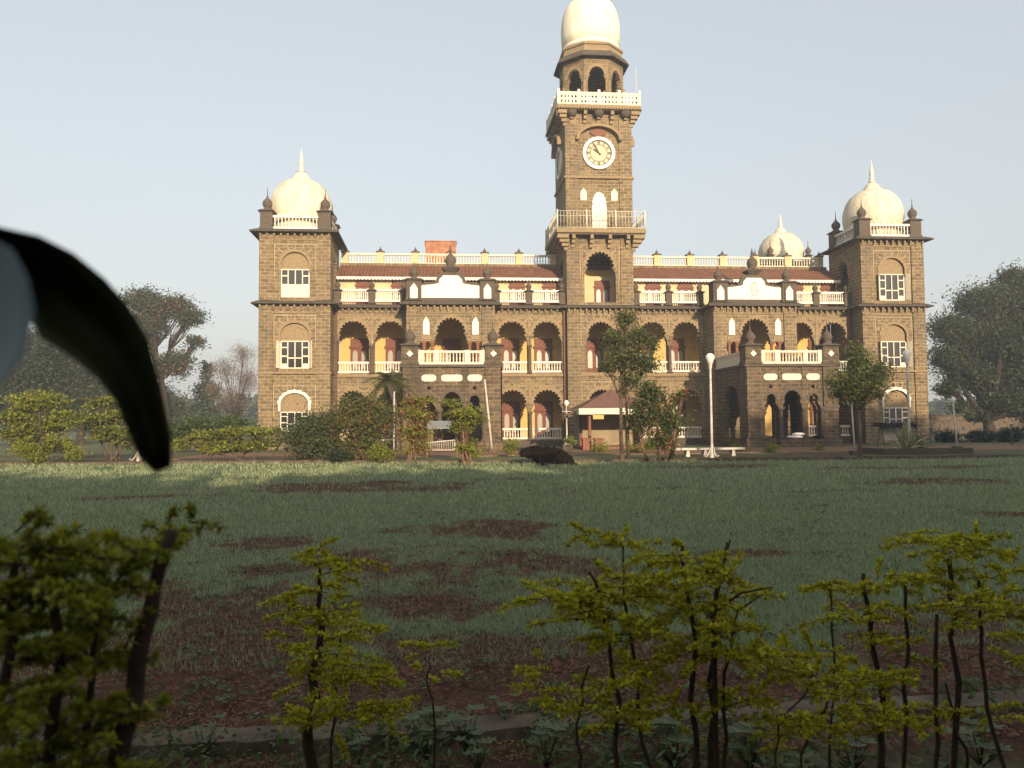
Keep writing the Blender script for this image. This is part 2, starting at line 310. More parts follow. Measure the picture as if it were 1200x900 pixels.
# doors on the rear wall (red-brown joinery, two arched frosted lights, shaped head)
def door_mesh(h, wd=1.3):
    b = MB(); w2 = wd/2
    b.panel(rect(-w2, w2, 0, h), [], -.08, 0, 'xz', 0)
    b.panel([(-w2-.08, h*.74), (w2+.08, h*.74), (w2+.08, h*.79), (w2*.55, h*.9), (0, h*1.0), (-w2*.55, h*.9), (-w2-.08, h*.79)], [], -.16, -.081, 'xz', 2)
    for s in (-1, 1):
        c = s*w2*.48; b.panel(round_arch(c, w2*.27, h*.56, h*.68, h*.2), [], -.1, -.081, 'xz', 1)
        b.box(c-w2*.3, c+w2*.3, -.1, -.081, h*.03, h*.15, 2)
    b.box(-w2*.35, w2*.35, -.1, -.081, h*.8, h*.86, 1) if False else None
    b.box(-.03, .03, -.105, -.081, .02, h*.72, 0)
    return b
door0 = door_mesh(2.72).build('door', ['wood', 'glass', 'wood'], palace, (-16.97, 3.0, .5))
AX = [-16.97, -14.48, -6.15, -3.75, 3.75, 6.15, 14.48, 16.97]
first = True
for x in AX+[-10.4, 10.4, 0]:
    for z in (.5, 5.1, 9.86):
        if first: first = False; continue
        d = rep(door0, palace, (x+(.15 if z < 6 else .5), 3.0, z))
        if z > 9: d.location = (x+.55, 1.74, 9.87); d.scale = (.85, .6, .74)
door0.location.x = -16.85
b = MB(); b.box(-18.25, 18.25, 1.75, 2.98, 9.87, 12.2); b.build('terrace_wall', 'pale', palace)
# wings
col0 = None
def wing(x0, x1, cs, sgn):
    b = MB(); holes = []
    for c in cs:
        holes.append(arch(c, .97, 3.03, 3.97, .5)); holes.append(arch(c, .97, 7.78, 8.73, 5.12))
    b.panel(rect(x0, x1, 0, 9.55), holes, 0, .45, 'xz', 0)
    for c in cs:
        ring(b, c, .97, 3.03, 3.97, 1.16, 4.2, -.035, -.002, 1); ring(b, c, .97, 7.78, 8.73, 1.16, 8.96, -.035, -.002, 1)
        joints(b, c, 1.16, 3.03, 4.2, 0, 3, 1.2, 4.28, 2.4); joints(b, c, 1.16, 7.78, 8.96, 0, 3, 1.2, 8.97, 7.1)
        for z in (4.62, 9.05):                                  # keystone bracket over each arch
            b.box(c-.05, c+.05, -.06, -.001, z-.42, z-.1, 1)
    mid = (cs[0]+cs[1])/2
    for z in (3.3, 8.0): b.box(mid-.09, mid+.09, -.05, -.002, z-.3, z+1.2, 1)
    b.box(x0, x1, -.09, -.001, 4.88, 5.1, 1); b.box(x0, x1, -.05, -.001, .0, .46, 2)
    b.box(x0, x1, -.06, -.001, 8.98, 9.06, 1); b.box(x0, x1, -.06, -.001, 4.3, 4.36, 1)
    o = b.build('wing', ['stone', 'carved', 'weathered', 'pointing'], palace)
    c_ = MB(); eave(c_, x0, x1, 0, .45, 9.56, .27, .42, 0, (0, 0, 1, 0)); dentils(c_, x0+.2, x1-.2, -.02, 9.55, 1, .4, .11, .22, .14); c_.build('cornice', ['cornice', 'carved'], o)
    for z in (.5, 5.1):
        cm = column_mesh(1.95, .12)
        k = cm.build('column', 'weathered', o, (mid, -.06, z)); 
        for c in cs:
            q = MB(); balu(q, (c-1.03, .12), (c+1.03, .12), z+.06, .76, 11); q.build('balustrade', 'white', o)
    # terrace: white balustrade between dark piers, with fixed gaps
    e = [x0+.1, mid, x1-.1]
    pm = pinnacle_mesh(.22, .98, .2, 1.5)
    p0 = pm.build('pinnacle', 'weathered', o, (mid, .05, 9.87)); 
    for s in (x0+.25, x1-.25): rep(p0, o, (s, .05, 9.87))
    for a, c in ((x0+.47, mid-.22), (mid+.22, x1-.47)):
        q = MB(); balu(q, (a, .05), (c, .05), 10.02, .86, 13); q.build('balustrade', 'white', o)
    # rain pipe in the corner
    px = x0+.16 if sgn < 0 else x1-.16
    q = MB(); q.lathe(px, -.14, [(.08, 0), (.08, 9.4)], 8)
    for z in (1.5, 4.2, 5.0, 7.2, 9.3): q.lathe(px, -.14, [(.11, z), (.11, z+.1)], 8)
    q.build('rain_pipe', 'pipe', o)
    return o
wing(-18.28, -13.32, (-16.97, -14.48), -1); wing(-7.46, -2.37, (-6.15, -3.75), 1); wing(2.37, 7.46, (3.75, 6.15), -1); wing(13.32, 18.28, (14.48, 16.97), 1)
# tiled roofs over the terrace with a scalloped valance, roof balustrade behind
for x0, x1 in ((-18.26, -2.38), (2.38, 18.26)):
    b = MB(); n = 40
    v = [(x0, 1.3, 11.98), (x1, 1.3, 11.98), (x1, 3.7, 13.36), (x0, 3.7, 13.36)]
    v += [(x, y, z-.08) for x, y, z in v]
    b.add(v, [(0, 1, 2, 3), (7, 6, 5, 4), (0, 4, 5, 1), (1, 5, 6, 2), (2, 6, 7, 3), (3, 7, 4, 0)], 0)
    o = b.build('tiled_roof', 'tile', palace)
    k = int((x1-x0)/.24); pts = [(x0, 11.97)]
    for i in range(k):
        a = x0+(x1-x0)*i/k; c = x0+(x1-x0)*(i+1)/k; pts += [(a, 11.82), ((a+c)/2, 11.73), (c-.02, 11.82)]
    pts += [(x1, 11.97)]
    b = MB(); b.panel(pts, [], 1.24, 1.29); b.build('valance', 'white', o)
    o = MB(); o.box(x0, x1, 3.72, 4.2, 13.1, 13.36); o = o.build('roof_parapet', 'pale', palace)
    npr = 6; xs = [x0+.3+(x1-x0-.6)*i/npr for i in range(npr+1)]
    pm = MB(); pm.box(-.24, .24, -.2, .2, 0, .86); pm.box(-.3, .3, -.26, .26, .861, .95, 1); pm.lathe(0, 0, [(.12, .95), (.14, 1.05), (.05, 1.18), (.01, 1.32)], 8, 1)
    p0 = pm.build('parapet_pier', ['pale', 'weathered'], o, (xs[0], 3.95, 13.37))
    for x in xs[1:]: rep(p0, o, (x, 3.95, 13.37))
    for i in range(npr):
        q = MB(); balu(q, (xs[i]+.24, 3.95), (xs[i+1]-.24, 3.95), 13.37, .8, 10); q.build('balustrade', 'cream', o)

# corner towers
def window_mesh(hw, h, low_white, open_left=False):
    b = MB(); t = .07
    b.box(-hw, hw, 0, .06, 0, h, 1)                          # glass behind
    def bar(x0, x1, z0, z1): b.box(x0, x1, -.06, -.001, z0, z1, 0)
    bar(-hw, -hw+t, 0, h); bar(hw-t, hw, 0, h); bar(-hw+t+.001, hw-t-.001, h-t, h); bar(-hw+t+.001, hw-t-.001, 0, t)
    for x in (-hw*.5, 0, hw*.5): bar(x-t*.45, x+t*.45, t+.001, h-t-.001)
    for s in (-1, 1):                                         # solid side leaves, panes between
        x0, x1 = (-hw+t+.001, -hw*.5-t*.45-.001) if s < 0 else (hw*.5+t*.45+.001, hw-t-.001)
        for z0, z1 in ((t+.001, h*.18), (h*.42, h*.47), (h*.74, h*.78)): b.box(x0, x1, -.05, -.001, z0, z1, 0)
    if low_white: b.box(-hw+t+.001, hw-t-.001, -.055, -.007, t+.001, h*low_white, 0)
    else:
        for x0 in (-hw*.5+t*.45+.001, t*.45+.001): b.box(x0, x0+hw*.5-t*.9-.002, -.05, -.001, h*.36, h*.40, 0)
    if open_left:
        for s in (-1, 1): b.add([(s*hw, -.07, .02), (s*hw*1.2, -.42, .02), (s*hw*1.2, -.42, h-.02), (s*hw, -.07, h-.02), (s*(hw*1.0+.03), -.05, .02), (s*(hw*1.2+.03), -.40, .02), (s*(hw*1.2+.03), -.40, h-.02), (s*(hw+.03), -.05, h-.02)],
                   [(0, 1, 2, 3), (7, 6, 5, 4), (0, 4, 5, 1), (3, 2, 6, 7), (1, 5, 6, 2)], 0)
    return b
def corner_tower(s):
    cx = s*20.6; hw = 2.31; x0, x1 = cx-hw, cx+hw; y1 = F+2*hw
    b = MB()
    H = [round_arch(cx, .95, 3.02, 3.85, 1.22), round_arch(cx, .95, 7.58, 8.45, 5.35), round_arch(cx, .95, 12.2, 13.15, 10.05)]
    b.panel(rect(x0, x1, 0, 14.3), H, F, F+.4, 'xz', 0)
    tym = MB()
    for (z0, zs, zt) in ((1.22, 3.02, 3.85), (5.35, 7.58, 8.45), (10.05, 12.2, 13.15)):
        fr = {1.22: 2.55, 5.35: 7.2, 10.05: 11.95}[z0]
        b.panel([(cx-.95, fr)]+round_arch(cx, .95, zs, zt, fr+.001)[1:-1]+[(cx+.95, fr)], [], F+.13, F+.2, 'xz', 1)
        b.box(cx-.95, cx+.95, F+.36, F+.40, z0, fr, 3)
    ins = s*-1                                                # side wall with an open arch on the top storey, towards the court
    for xx, sd_ in ((x0, -1), (x1, 1)):
        hol = [arch(F+2.6, .8, 12.4, 13.3, 10.0, 9)] if sd_ == ins else []
        b.panel(rect(F+.401, y1-.401, 0, 14.3), hol, xx if sd_ < 0 else xx-.4, xx+.4 if sd_ < 0 else xx, 'yz', 0)
    b.panel(rect(x0, x1, 0, 14.3), [arch(cx, .9, 12.4, 13.3, 10.0, 9)], y1-.4, y1, 'xz', 0)
    for xa in (x0, x1-.9):                                    # corner pilasters
        b.box(xa, xa+.9, F-.10, F-.001, 0, 9.5, 0); b.box(xa, xa+.9, F-.10, F-.001, 9.85, 14.25, 0)
    b.box(x0+.9, x1-.9, F-.07, F-.001, 13.85, 13.95, 1); b.box(x0+.9, x1-.9, F-.07, F-.001, 8.98, 9.06, 1)
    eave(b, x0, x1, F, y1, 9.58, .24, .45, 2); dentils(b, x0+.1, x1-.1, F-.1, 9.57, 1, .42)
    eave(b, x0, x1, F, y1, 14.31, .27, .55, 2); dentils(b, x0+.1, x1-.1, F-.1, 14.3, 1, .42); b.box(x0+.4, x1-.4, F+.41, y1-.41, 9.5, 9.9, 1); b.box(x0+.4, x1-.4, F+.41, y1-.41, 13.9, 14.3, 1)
    b.box(x0-.06, x1+.06, F-.16, y1+.06, 5.0, 5.14, 1); b.box(x0-.08, x1+.08, F-.18, y1+.08, 0, .5, 0)
    for zs, zt in ((3.02, 4.0), (7.6, 8.6), (12.2, 13.3)): joints(b, cx, 1.1, zs, zt, F, 6, 1.34, zt+.28, zs-.9)
    for (zs, zt, m) in ((3.02, 3.9, 4), (7.6, 8.5, 1), (12.2, 13.2, 1)):   # cusped hood round each window head
        n = 9; outer = []
        for i in range(n*5+1):
            th = PI*i/(n*5); r = 1+.07*abs(math.sin(n*th)); outer.append((cx-1.04*math.cos(th)*r, zs+(zt-zs+.02)*math.sin(th)*r))
        inn = [(cx-.9*math.cos(PI*i/20), zs+(zt-zs-.14)*math.sin(PI*i/20)) for i in range(21)]
        b.panel(outer+inn[::-1], [], F-.06, F-.002, 'xz', m)
        for sx in (-1, 1): b.box(min(cx+sx*.9, cx+sx*1.04), max(cx+sx*.9, cx+sx*1.04), F-.06, F-.002, zs-.45, zs-.001, m)
    T = b.build('corner_tower', ['stone', 'carved', 'cornice', 'pane', 'white', 'wood', 'pointing'], palace)
    window_mesh(.93, 1.88, .46 if s < 0 else 0, s > 0).build('window', ['cream', 'pane'], T, (cx, F+.14, 10.06))
    window_mesh(.93, 1.83, 0, True).build('window', ['cream', 'pane'], T, (cx, F+.14, 5.36))
    window_mesh(.93, 1.3, 0).build('window', ['cream', 'pane'], T, (cx, F+.14, 1.24))
    cy = F+hw
    d = MB(); d.lathe(cx, cy, [(1.9, 14.6), (1.9, 15.35), (1.98, 15.42), (1.98, 15.55), (1.92, 15.6)], 40)
    d.lathe(cx, cy, [(1.93, 15.6), (2.03, 15.9), (2.09, 16.3), (2.10, 16.7), (2.04, 17.1), (1.88, 17.55), (1.62, 17.95), (1.28, 18.25), (.9, 18.45), (.62, 18.55)], 40)
    d.lathe(cx, cy, [(.66, 18.5), (.66, 18.6), (.56, 18.72), (.42, 18.95), (.22, 19.08), (.12, 19.12)], 24)
    for i in range(28):
        a = 2*PI*i/28; d.box(cx+1.97*math.cos(a)-.05, cx+1.97*math.cos(a)+.05, cy+1.97*math.sin(a)-.05, cy+1.97*math.sin(a)+.05, 15.62, 15.78)
    D = d.build('dome', 'dome', T)
    f = MB(); f.lathe(cx, cy, [(.12, 19.1), (.28, 19.22), (.12, 19.34), (.2, 19.45), (.1, 19.6), (.18, 19.75), (.14, 19.95), (.1, 20.2), (.05, 20.5), (.01, 20.8)], 12); f.build('finial', 'cream', T)
    pm = pinnacle_mesh(.4, 1.28, .32, 2.85)
    P0 = None
    for sx in (-1, 1):
        for yy in (F+.42, y1-.42):
            if P0 is None: P0 = pm.build('pinnacle', ['weathered', 'weathered'], T, (cx+sx*(hw-.42), yy, 14.6))
            else: rep(P0, T, (cx+sx*(hw-.42), yy, 14.6))
    for a, c in (((x0+.84, F+.2), (x1-.84, F+.2)), ((x0+.84, y1-.2), (x1-.84, y1-.2)), ((x0+.2, F+.84), (x0+.2, y1-.84)), ((x1-.2, F+.84), (x1-.2, y1-.84))):
        q = MB(); balu(q, a, c, 14.6, .92, 13); q.build('balustrade', 'white', T)
    return T
corner_tower(-1); corner_tower(1)

# rear domed turrets
for s in (1,):
    cx, cy = s*19.1, 13.5; b = MB(); b.box(cx-1.9, cx+1.9, cy-1.9, cy+1.9, 0, 15.2); eave(b, cx-1.9, cx+1.9, cy-1.9, cy+1.9, 15.2, .25, .4, 1)
    T = b.build('rear_turret', ['stone', 'cornice'], palace)
    d = MB(); d.lathe(cx, cy, [(1.8, 15.4), (1.85, 15.9), (1.95, 16.3), (1.95, 16.8), (1.8, 17.3), (1.5, 17.75), (1.1, 18.1), (.6, 18.35)], 36)
    d.lathe(cx, cy, [(.55, 18.3), (.5, 18.5), (.3, 18.75), (.1, 18.9), (.2, 19.05), (.1, 19.2), (.14, 19.4), (.06, 19.7), (.01, 20.1)], 16); d.build('dome', 'dome', T)
    pm = pinnacle_mesh(.22, .6, .26, 1.9)
    P0 = None
    for sx in (-1, 1):
        for sy in (-1, 1):
            lo = (cx+sx*1.7, cy+sy*1.7, 15.42)
            P0 = rep(P0, T, lo) if P0 else pm.build('pinnacle', ['weathered', 'weathered'], T, lo)

# entrance bays
def bay(s):
    cx = s*10.39; hw = 2.93; x0, x1 = cx-hw, cx+hw
    b = MB()
    oc = arch(cx, .97, 7.68, 8.69, 7.12, 11, .06, .45)[1:-1]
    up = [(cx-2.06, 5.15), (cx-2.06, 7.1), (cx-1.12, 7.1)]+oc+[(cx+1.12, 7.1), (cx+2.06, 7.1), (cx+2.06, 5.15)]
    b.panel(rect(x0, x1, 0, 9.5), [up, arch(cx, 1.1, 3.0, 3.9, .5)], FP, FP+.4, 'xz', 0)
    for xx in (x0, x1-.4): b.box(xx, xx+.4, FP+.401, -.001, 0, 9.5, 0)
    b.box(x0+.4, x1-.4, FP+.401, .45, 9.2, 9.5, 1); b.box(x0+.4, x1-.4, FP+.401, .45, 4.8, 5.1, 1); b.box(x0+.4, x1-.4, FP+.401, .45, 0, .5, 1)
    for xa in (x0, x1-.88): b.box(xa, xa+.88, FP-.1, FP-.001, 0, 9.4, 0)
    ring(b, cx, .97, 7.68, 8.69, 1.14, 8.9, FP-.04, FP-.002, 1)
    b.box(cx-2.05, cx+2.05, FP-.05, FP-.002, 9.0, 9.06, 1)
    for sx in (-1, 1): b.box(cx+sx*1.6-.46, cx+sx*1.6+.46, FP-.06, FP-.002, 7.1, 7.2, 1); b.box(cx+sx*1.62-.33, cx+sx*1.62+.33, FP-.05, FP-.003, 7.22, 7.5, 1)
    eave(b, x0, x1, FP, .5, 9.51, .3, .42, 2); dentils(b, x0+.1, x1-.1, FP-.1, 9.5, 1, .42)
    # parapet wall over the cornice with raised middle
    zt = 10.0
    par = [(cx-2.0, 9.8), (cx+2.0, 9.8), (cx+2.0, 11.0), (cx+1.15, 11.02), (cx+.98, 11.2), (cx+.88, 11.5), (cx+.68, 11.72), (cx-.68, 11.72), (cx-.88, 11.5), (cx-.98, 11.2), (cx-1.15, 11.02), (cx-2.0, 11.0)]
    b.panel(par, [], FP+.02, FP+.3, 'xz', 3)
    T = b.build('entrance_bay', ['stone', 'carved', 'cornice', 'weathered'], palace)
    pan = [(cx-1.95, 10.0), (cx+1.95, 10.0), (cx+1.95, 10.82), (cx+1.2, 10.9), (cx+.8, 10.98), (cx+.74, 11.25), (cx+.5, 11.5), (cx-.5, 11.5), (cx-.74, 11.25), (cx-.8, 10.98), (cx-1.2, 10.9), (cx-1.95, 10.82)]
    q = MB(); q.panel(pan, [], FP-.02, FP+.018, 'xz', 0)
    if s > 0:                                                  # faint oval monogram on the panel
        ov = [(cx+.02+.24*math.cos(2*PI*i/24), 10.72+.5*math.sin(2*PI*i/24)) for i in range(24)]; ov2 = [(cx+.02+.2*math.cos(2*PI*i/24), 10.72+.45*math.sin(2*PI*i/24)) for i in range(24)]
        q.panel(ov, [ov2], FP-.03, FP-.021, 'xz', 1)
        q.tube([(cx+.12, FP-.03, 10.95), (cx+.02, FP-.03, 11.0), (cx-.08, FP-.03, 10.9), (cx+.02, FP-.03, 10.74), (cx+.12, FP-.03, 10.6), (cx+.02, FP-.03, 10.48), (cx-.08, FP-.03, 10.54)], .018, 4, 1)
    q.build('name_panel', ['white', 'carved'], T)
    pm = pinnacle_mesh(.5, 1.45, .3, 2.65, 0, 1, niche=True)
    p0 = pm.build('pinnacle', ['weathered', 'weathered', 'white'], T, (cx-2.43, FP+.3, 9.82)); rep(p0, T, (cx+2.43, FP+.3, 9.82))
    q = MB(); q.frustum(cx-.3, cx+.3, FP-.0, FP+.5, 11.73, 12.0, .28); q.frustum(cx-.58, cx+.58, FP-.28, FP+.78, 12.001, 12.16, -.3)
    q.lathe(cx, FP+.25, [(.3, 12.16), (.24, 12.25), (.35, 12.4), (.37, 12.6), (.3, 12.8), (.12, 12.98), (.06, 13.1), (.1, 13.2), (.02, 13.6)], 14); q.build('finial', 'weathered', T)
    for sx in (-1, 1):
        q = MB(); q.panel(niche_shape(cx+sx*1.63, .21, 7.56, 8.76), [], FP-.03, FP-.002, 'xz'); q.build('niche', 'white', T)
    cm = column_mesh(1.98, .12); c0 = None
    for dx in (-1.78, -1.24, 1.24, 1.78):
        c0 = rep(c0, T, (cx+dx, FP+.2, 5.12)) if c0 else cm.build('column', 'redblock', T, (cx+dx, FP+.2, 5.12))
    return T
bay(-1); bay(1)

# porticoes
def portico(s):
    cx = s*10.44; hw = 2.92; x0, x1 = cx-hw, cx+hw; yb = FP-.11
    b = MB()
    def a3(c, w, zs, zt, n, wb): 
        L = arch(c, w, zs, zt, zs, n, 0, 0, .12)[1:-1]
        return [(c-wb, .58), (c-wb, 2.5), (c-w*1.05, 2.66), (c-w*.9, zs-.12)]+L+[(c+w*.9, zs-.12), (c+w*1.05, 2.66), (c+wb, 2.5), (c+wb, .58)]
    tre = lambda c: [(c+(.07+.05*abs(math.cos(1.5*t)))*math.cos(t+PI/2), 3.76+(.07+.05*abs(math.cos(1.5*t)))*math.sin(t+PI/2)) for t in [2*PI*i/18 for i in range(18)]]
    b.panel(rect(x0+.02, x1-.02, 0, 5.0), [a3(cx, .55, 2.95, 3.55, 11, .6), a3(cx-1.35, .3, 2.95, 3.33, 9, .48), a3(cx+1.35, .3, 2.95, 3.33, 9, .48), tre(cx-1.35), tre(cx+1.35)], G, G+.4, 'xz', 0)
    for c, w, zt, wo in ((cx, .55, 3.55, .72), (cx-1.35, .3, 3.33, .43), (cx+1.35, .3, 3.33, .43)): ring(b, c, w, 2.95, zt, wo, zt+.16, G-.04, G-.002, 1, b=.12, lobes=9)
    for xx in (x0+.02, x1-.42):
        b.panel(rect(G+.401, yb, 0, 5.0), [arch(-4.9, 1.35, 3.0, 4.0, .58)], xx, xx+.4, 'yz', 0)
    for xa in (x0-.05, x1-.95):
        b.box(xa, xa+1.0, G-.12, G-.001, 0, 5.0, 0); b.box(xa+.02, xa+.98, G-.16, G-.121, 2.45, 2.6, 1); b.box(xa-.03, xa+1.03, G-.2, G-.122, 0, .58, 0)
    for yy in (G-.12,):
        b.box(x0-.06, x0+.019, G-.12, G+.85, .58, 5.0, 0); b.box(x1-.019, x1+.06, G-.12, G+.85, .58, 5.0, 0)
    b.box(x0+1.0, x1-1.0, G-.1, G-.001, 0, .56, 0)
    b.box(x0-.12, x1+.12, G-.18, yb, 5.0, 5.16, 1)
    for xx in (-.72, .72): b.box(cx+xx-.1, cx+xx+.1, G-.06, G-.001, 3.6, 5.0, 0)
    b.box(x0+.4, x1-.4, G+.4, yb, .3, .5, 1)
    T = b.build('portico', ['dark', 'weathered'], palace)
    for c, w in ((cx, .66), (cx-1.36, .44), (cx+1.36, .44)):
        r_ = .2; q = MB(); pts = [(c-w+r_*(1-math.sin(PI*i/6)), 4.36-r_*math.cos(PI*i/6)) for i in range(7)]+[(c+w-r_*(1-math.sin(PI*i/6)), 4.36+r_*math.cos(PI*i/6)) for i in range(7)]
        q.panel(pts, [], G-.03, G-.002, 'xz'); q.build('panel', 'cream', T)
    cm = column_mesh(1.92, .14); c0 = None
    for dx in (-.74, .74, -1.9, 1.9):
        c0 = rep(c0, T, (cx+dx, G+.02, .58)) if c0 else cm.build('column', 'weathered', T, (cx+dx, G+.02, .58))
    pm = pinnacle_mesh(.5, 1.2, .32, 2.75, 0, 1, diamond=True)
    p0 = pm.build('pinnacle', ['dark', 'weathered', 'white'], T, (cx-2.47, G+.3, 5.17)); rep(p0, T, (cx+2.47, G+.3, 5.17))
    q = MB(); balu(q, (cx-1.95, G+.1), (cx+1.95, G+.1), 5.17, .82, 20, posts=(.12, 1.05, 2.85, 3.78)); q.build('balustrade', 'cream', T)
    for xx in (x0+.1, x1-.1):
        q = MB(); balu(q, (xx, G+.85), (xx, yb), 5.17, .82, 18); q.box(xx-.06, xx+.06, G+.85, yb, 5.3, 5.86); q.build('balustrade', 'cream', T)
    return T
portico(-1); portico(1)

# clock tower
def clock_tower():
    hw = 2.36; y0 = -.4; y1 = y0+2*hw; cy = y0+hw; b = MB()
    holes = [arch(0, .93, 3.05, 3.95, .5), arch(0, .93, 7.75, 8.65, 5.12), arch(0, 1.0, 12.45, 13.55, 10.0)]
    b.panel(rect(-hw, hw, 0, 14.7), holes, y0, y0+.45, 'xz', 0)
    for zs, zt, w_ in ((3.05, 3.95, .93), (7.75, 8.65, .93), (12.45, 13.55, 1.0)): joints(b, 0, w_+.2, zs, zt+.25, y0, 6, 1.38, min(zt+.55, 14.0), zs-.8)
    for zs, zt, w_ in ((3.05, 3.95, .93), (7.75, 8.65, .93), (12.45, 13.55, 1.0)): ring(b, 0, w_, zs, zt, w_+.2, zt+.25, y0-.04, y0-.002, 1)
    for sx in (-1, 1):
        xs = sorted((sx*hw, sx*(hw-.45))); b.box(xs[0], xs[1], y0+.451, .0, 0, 9.8, 0)
        b.panel(rect(y0+.452, y1, 9.8, 14.7), [arch(cy, .95, 12.45, 13.5, 10.4)], xs[0], xs[1], 'yz', 0)
        xp = sorted((sx*hw, sx*(hw-.9))); b.box(xp[0], xp[1], y0-.1, y0-.001, 0, 9.5, 0); b.box(xp[0], xp[1], y0-.1, y0-.001, 9.82, 14.6, 0)
        b.box(xp[0], xp[1], y0-.1, y0-.001, 15.05, 23.4, 0)
    b.box(-hw+.46, hw-.46, y1-.3, y1, 9.8, 14.7, 0); b.box(-hw+.46, hw-.46, y0+.46, 3.0, 9.5, 9.86, 0); b.box(-hw+.46, hw-.46, y0+.46, 2.9, 4.8, 5.1, 1); b.box(-hw+.46, hw-.46, y0+.46, 2.9, 0, .5, 1)
    b.box(-hw, hw, y0, y1, 15.03, 23.5, 0)
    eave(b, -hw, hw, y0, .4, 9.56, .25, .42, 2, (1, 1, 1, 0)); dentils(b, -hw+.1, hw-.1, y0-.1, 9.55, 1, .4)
    b.box(-hw-.1, hw+.1, y0-.18, y1+.1, 18.68, 18.84, 1); b.box(-hw+.9, hw-.9, y0-.06, y0-.001, 4.88, 5.1, 1)
    b.panel(rect(-1.3, 1.3, 10.6, 14.1), [rect(-1.22, 1.22, 10.6, 14.02)], y0-.05, y0-.041, 'xz', 1)
    for pl in ('f', 'l', 'r'):                                 # hood over each dial
        outer = [(-1.62*math.cos(PI*i/24), 21.35+1.15*math.sin(PI*i/24)) for i in range(25)]; inn = [(-1.42*math.cos(PI*i/24), 21.35+.95*math.sin(PI*i/24)) for i in range(25)]
        seg = [(-.62*math.cos(PI+PI*i/12), 22.05+.55*math.sin(PI+PI*i/12)) for i in range(13)]
        if pl == 'f':
            b.panel(outer+inn[::-1], [], y0-.42, y0-.002, 'xz', 1)
            b.panel([(-.55, 22.1), (-.6, 21.95), (-.45, 21.78), (0, 21.66), (.45, 21.78), (.6, 21.95), (.55, 22.1), (0, 22.28)], [], y0-.1, y0-.002, 'xz', 5)
        else:
            sx = -1 if pl == 'l' else 1; O = [(cy+a, z) for a, z in outer]; I = [(cy+a, z) for a, z in inn]
            a, c = sorted((sx*(hw+.42), sx*(hw+.002))); b.panel(O+I[::-1], [], a, c, 'yz', 1)
    T = b.build('clock_tower', ['stone', 'carved', 'cornice', 'weathered', 'white', 'wood', 'pointing'], palace)
    # dials
    def dial():
        q = MB(); n = 48; C = lambda r: [(r*math.cos(2*PI*i/n), r*math.sin(2*PI*i/n)) for i in range(n)]
        q.panel(C(1.15), [C(.92)], -.14, 0, 'xz', 2); q.panel(C(.92), [], -.06, 0, 'xz', 0)
        q.panel(C(.90), [C(.85)], -.075, -.061, 'xz', 1); q.panel(C(.62), [C(.58)], -.075, -.061, 'xz', 1)
        for i in range(12):
            a = 2*PI*i/12; c, s_ = math.cos(a), math.sin(a)
            for off in ((-.035, .035) if i % 3 else (-.06, 0, .06)):
                p = [(.65*c-off*s_, .65*s_+off*c), (.84*c-off*s_, .84*s_+off*c)]; dx, dz = -.02*s_, .02*c
                q.panel([(p[0][0]-dx, p[0][1]-dz), (p[1][0]-dx, p[1][1]-dz), (p[1][0]+dx, p[1][1]+dz), (p[0][0]+dx, p[0][1]+dz)], [], -.075, -.061, 'xz', 1)
        for i in range(60):
            a = 2*PI*i/60; c, s_ = math.cos(a), math.sin(a); q.panel([(.865*c-.006*s_, .865*s_+.006*c), (.9*c-.006*s_, .9*s_+.006*c), (.9*c+.006*s_, .9*s_-.006*c), (.865*c+.006*s_, .865*s_-.006*c)], [], -.078, -.062, 'xz', 1)
        return q
    d0 = dial().build('clock_face', ['dial', 'ink', 'white'], T, (0.02, y0-.001, 20.5))
    for sx in (-1, 1): d = rep(d0, T, (sx*(hw+.001), cy, 20.5)); d.rotation_euler.z = sx*PI/2
    def hand(L, w_, ang, y):
        c, s_ = math.sin(ang), math.cos(ang); q = MB()
        P = [(-.18*c-w_*s_*.6, -.18*s_+w_*c*.6), (-.18*c+w_*s_*.6, -.18*s_-w_*c*.6), (L*.7*c+w_*s_, L*.7*s_-w_*c), (L*c, L*s_), (L*.7*c-w_*s_, L*.7*s_+w_*c)]
        q.panel(P, [], y-.02, y, 'xz'); return q
    hand(.52, .05, R(-54), -.1).build('hour_hand', 'ink', T, (.02, y0, 20.5)); hand(.8, .035, R(-29), -.13).build('minute_hand', 'ink', T, (.02, y0, 20.5))
    # small niches and the white door on the gallery
    for sx in (-1, 1):
        q = MB(); q.panel(niche_shape(sx*1.09, .22, 17.15, 18.0), [], y0-.05, y0-.002, 'xz'); q.build('niche', 'cream', T)
    q = MB(); q.panel(arch(0, .5, 16.9, 17.75, 15.05, 9, .02, .3, .12), [], y0-.08, y0-.002, 'xz', 0); q.tube([(-.05, y0-.09, 16.9), (.02, y0-.09, 16.6), (.08, y0-.09, 16.45)], .012, 4, 1); q.build('gallery_door', ['white', 'ink'], T)
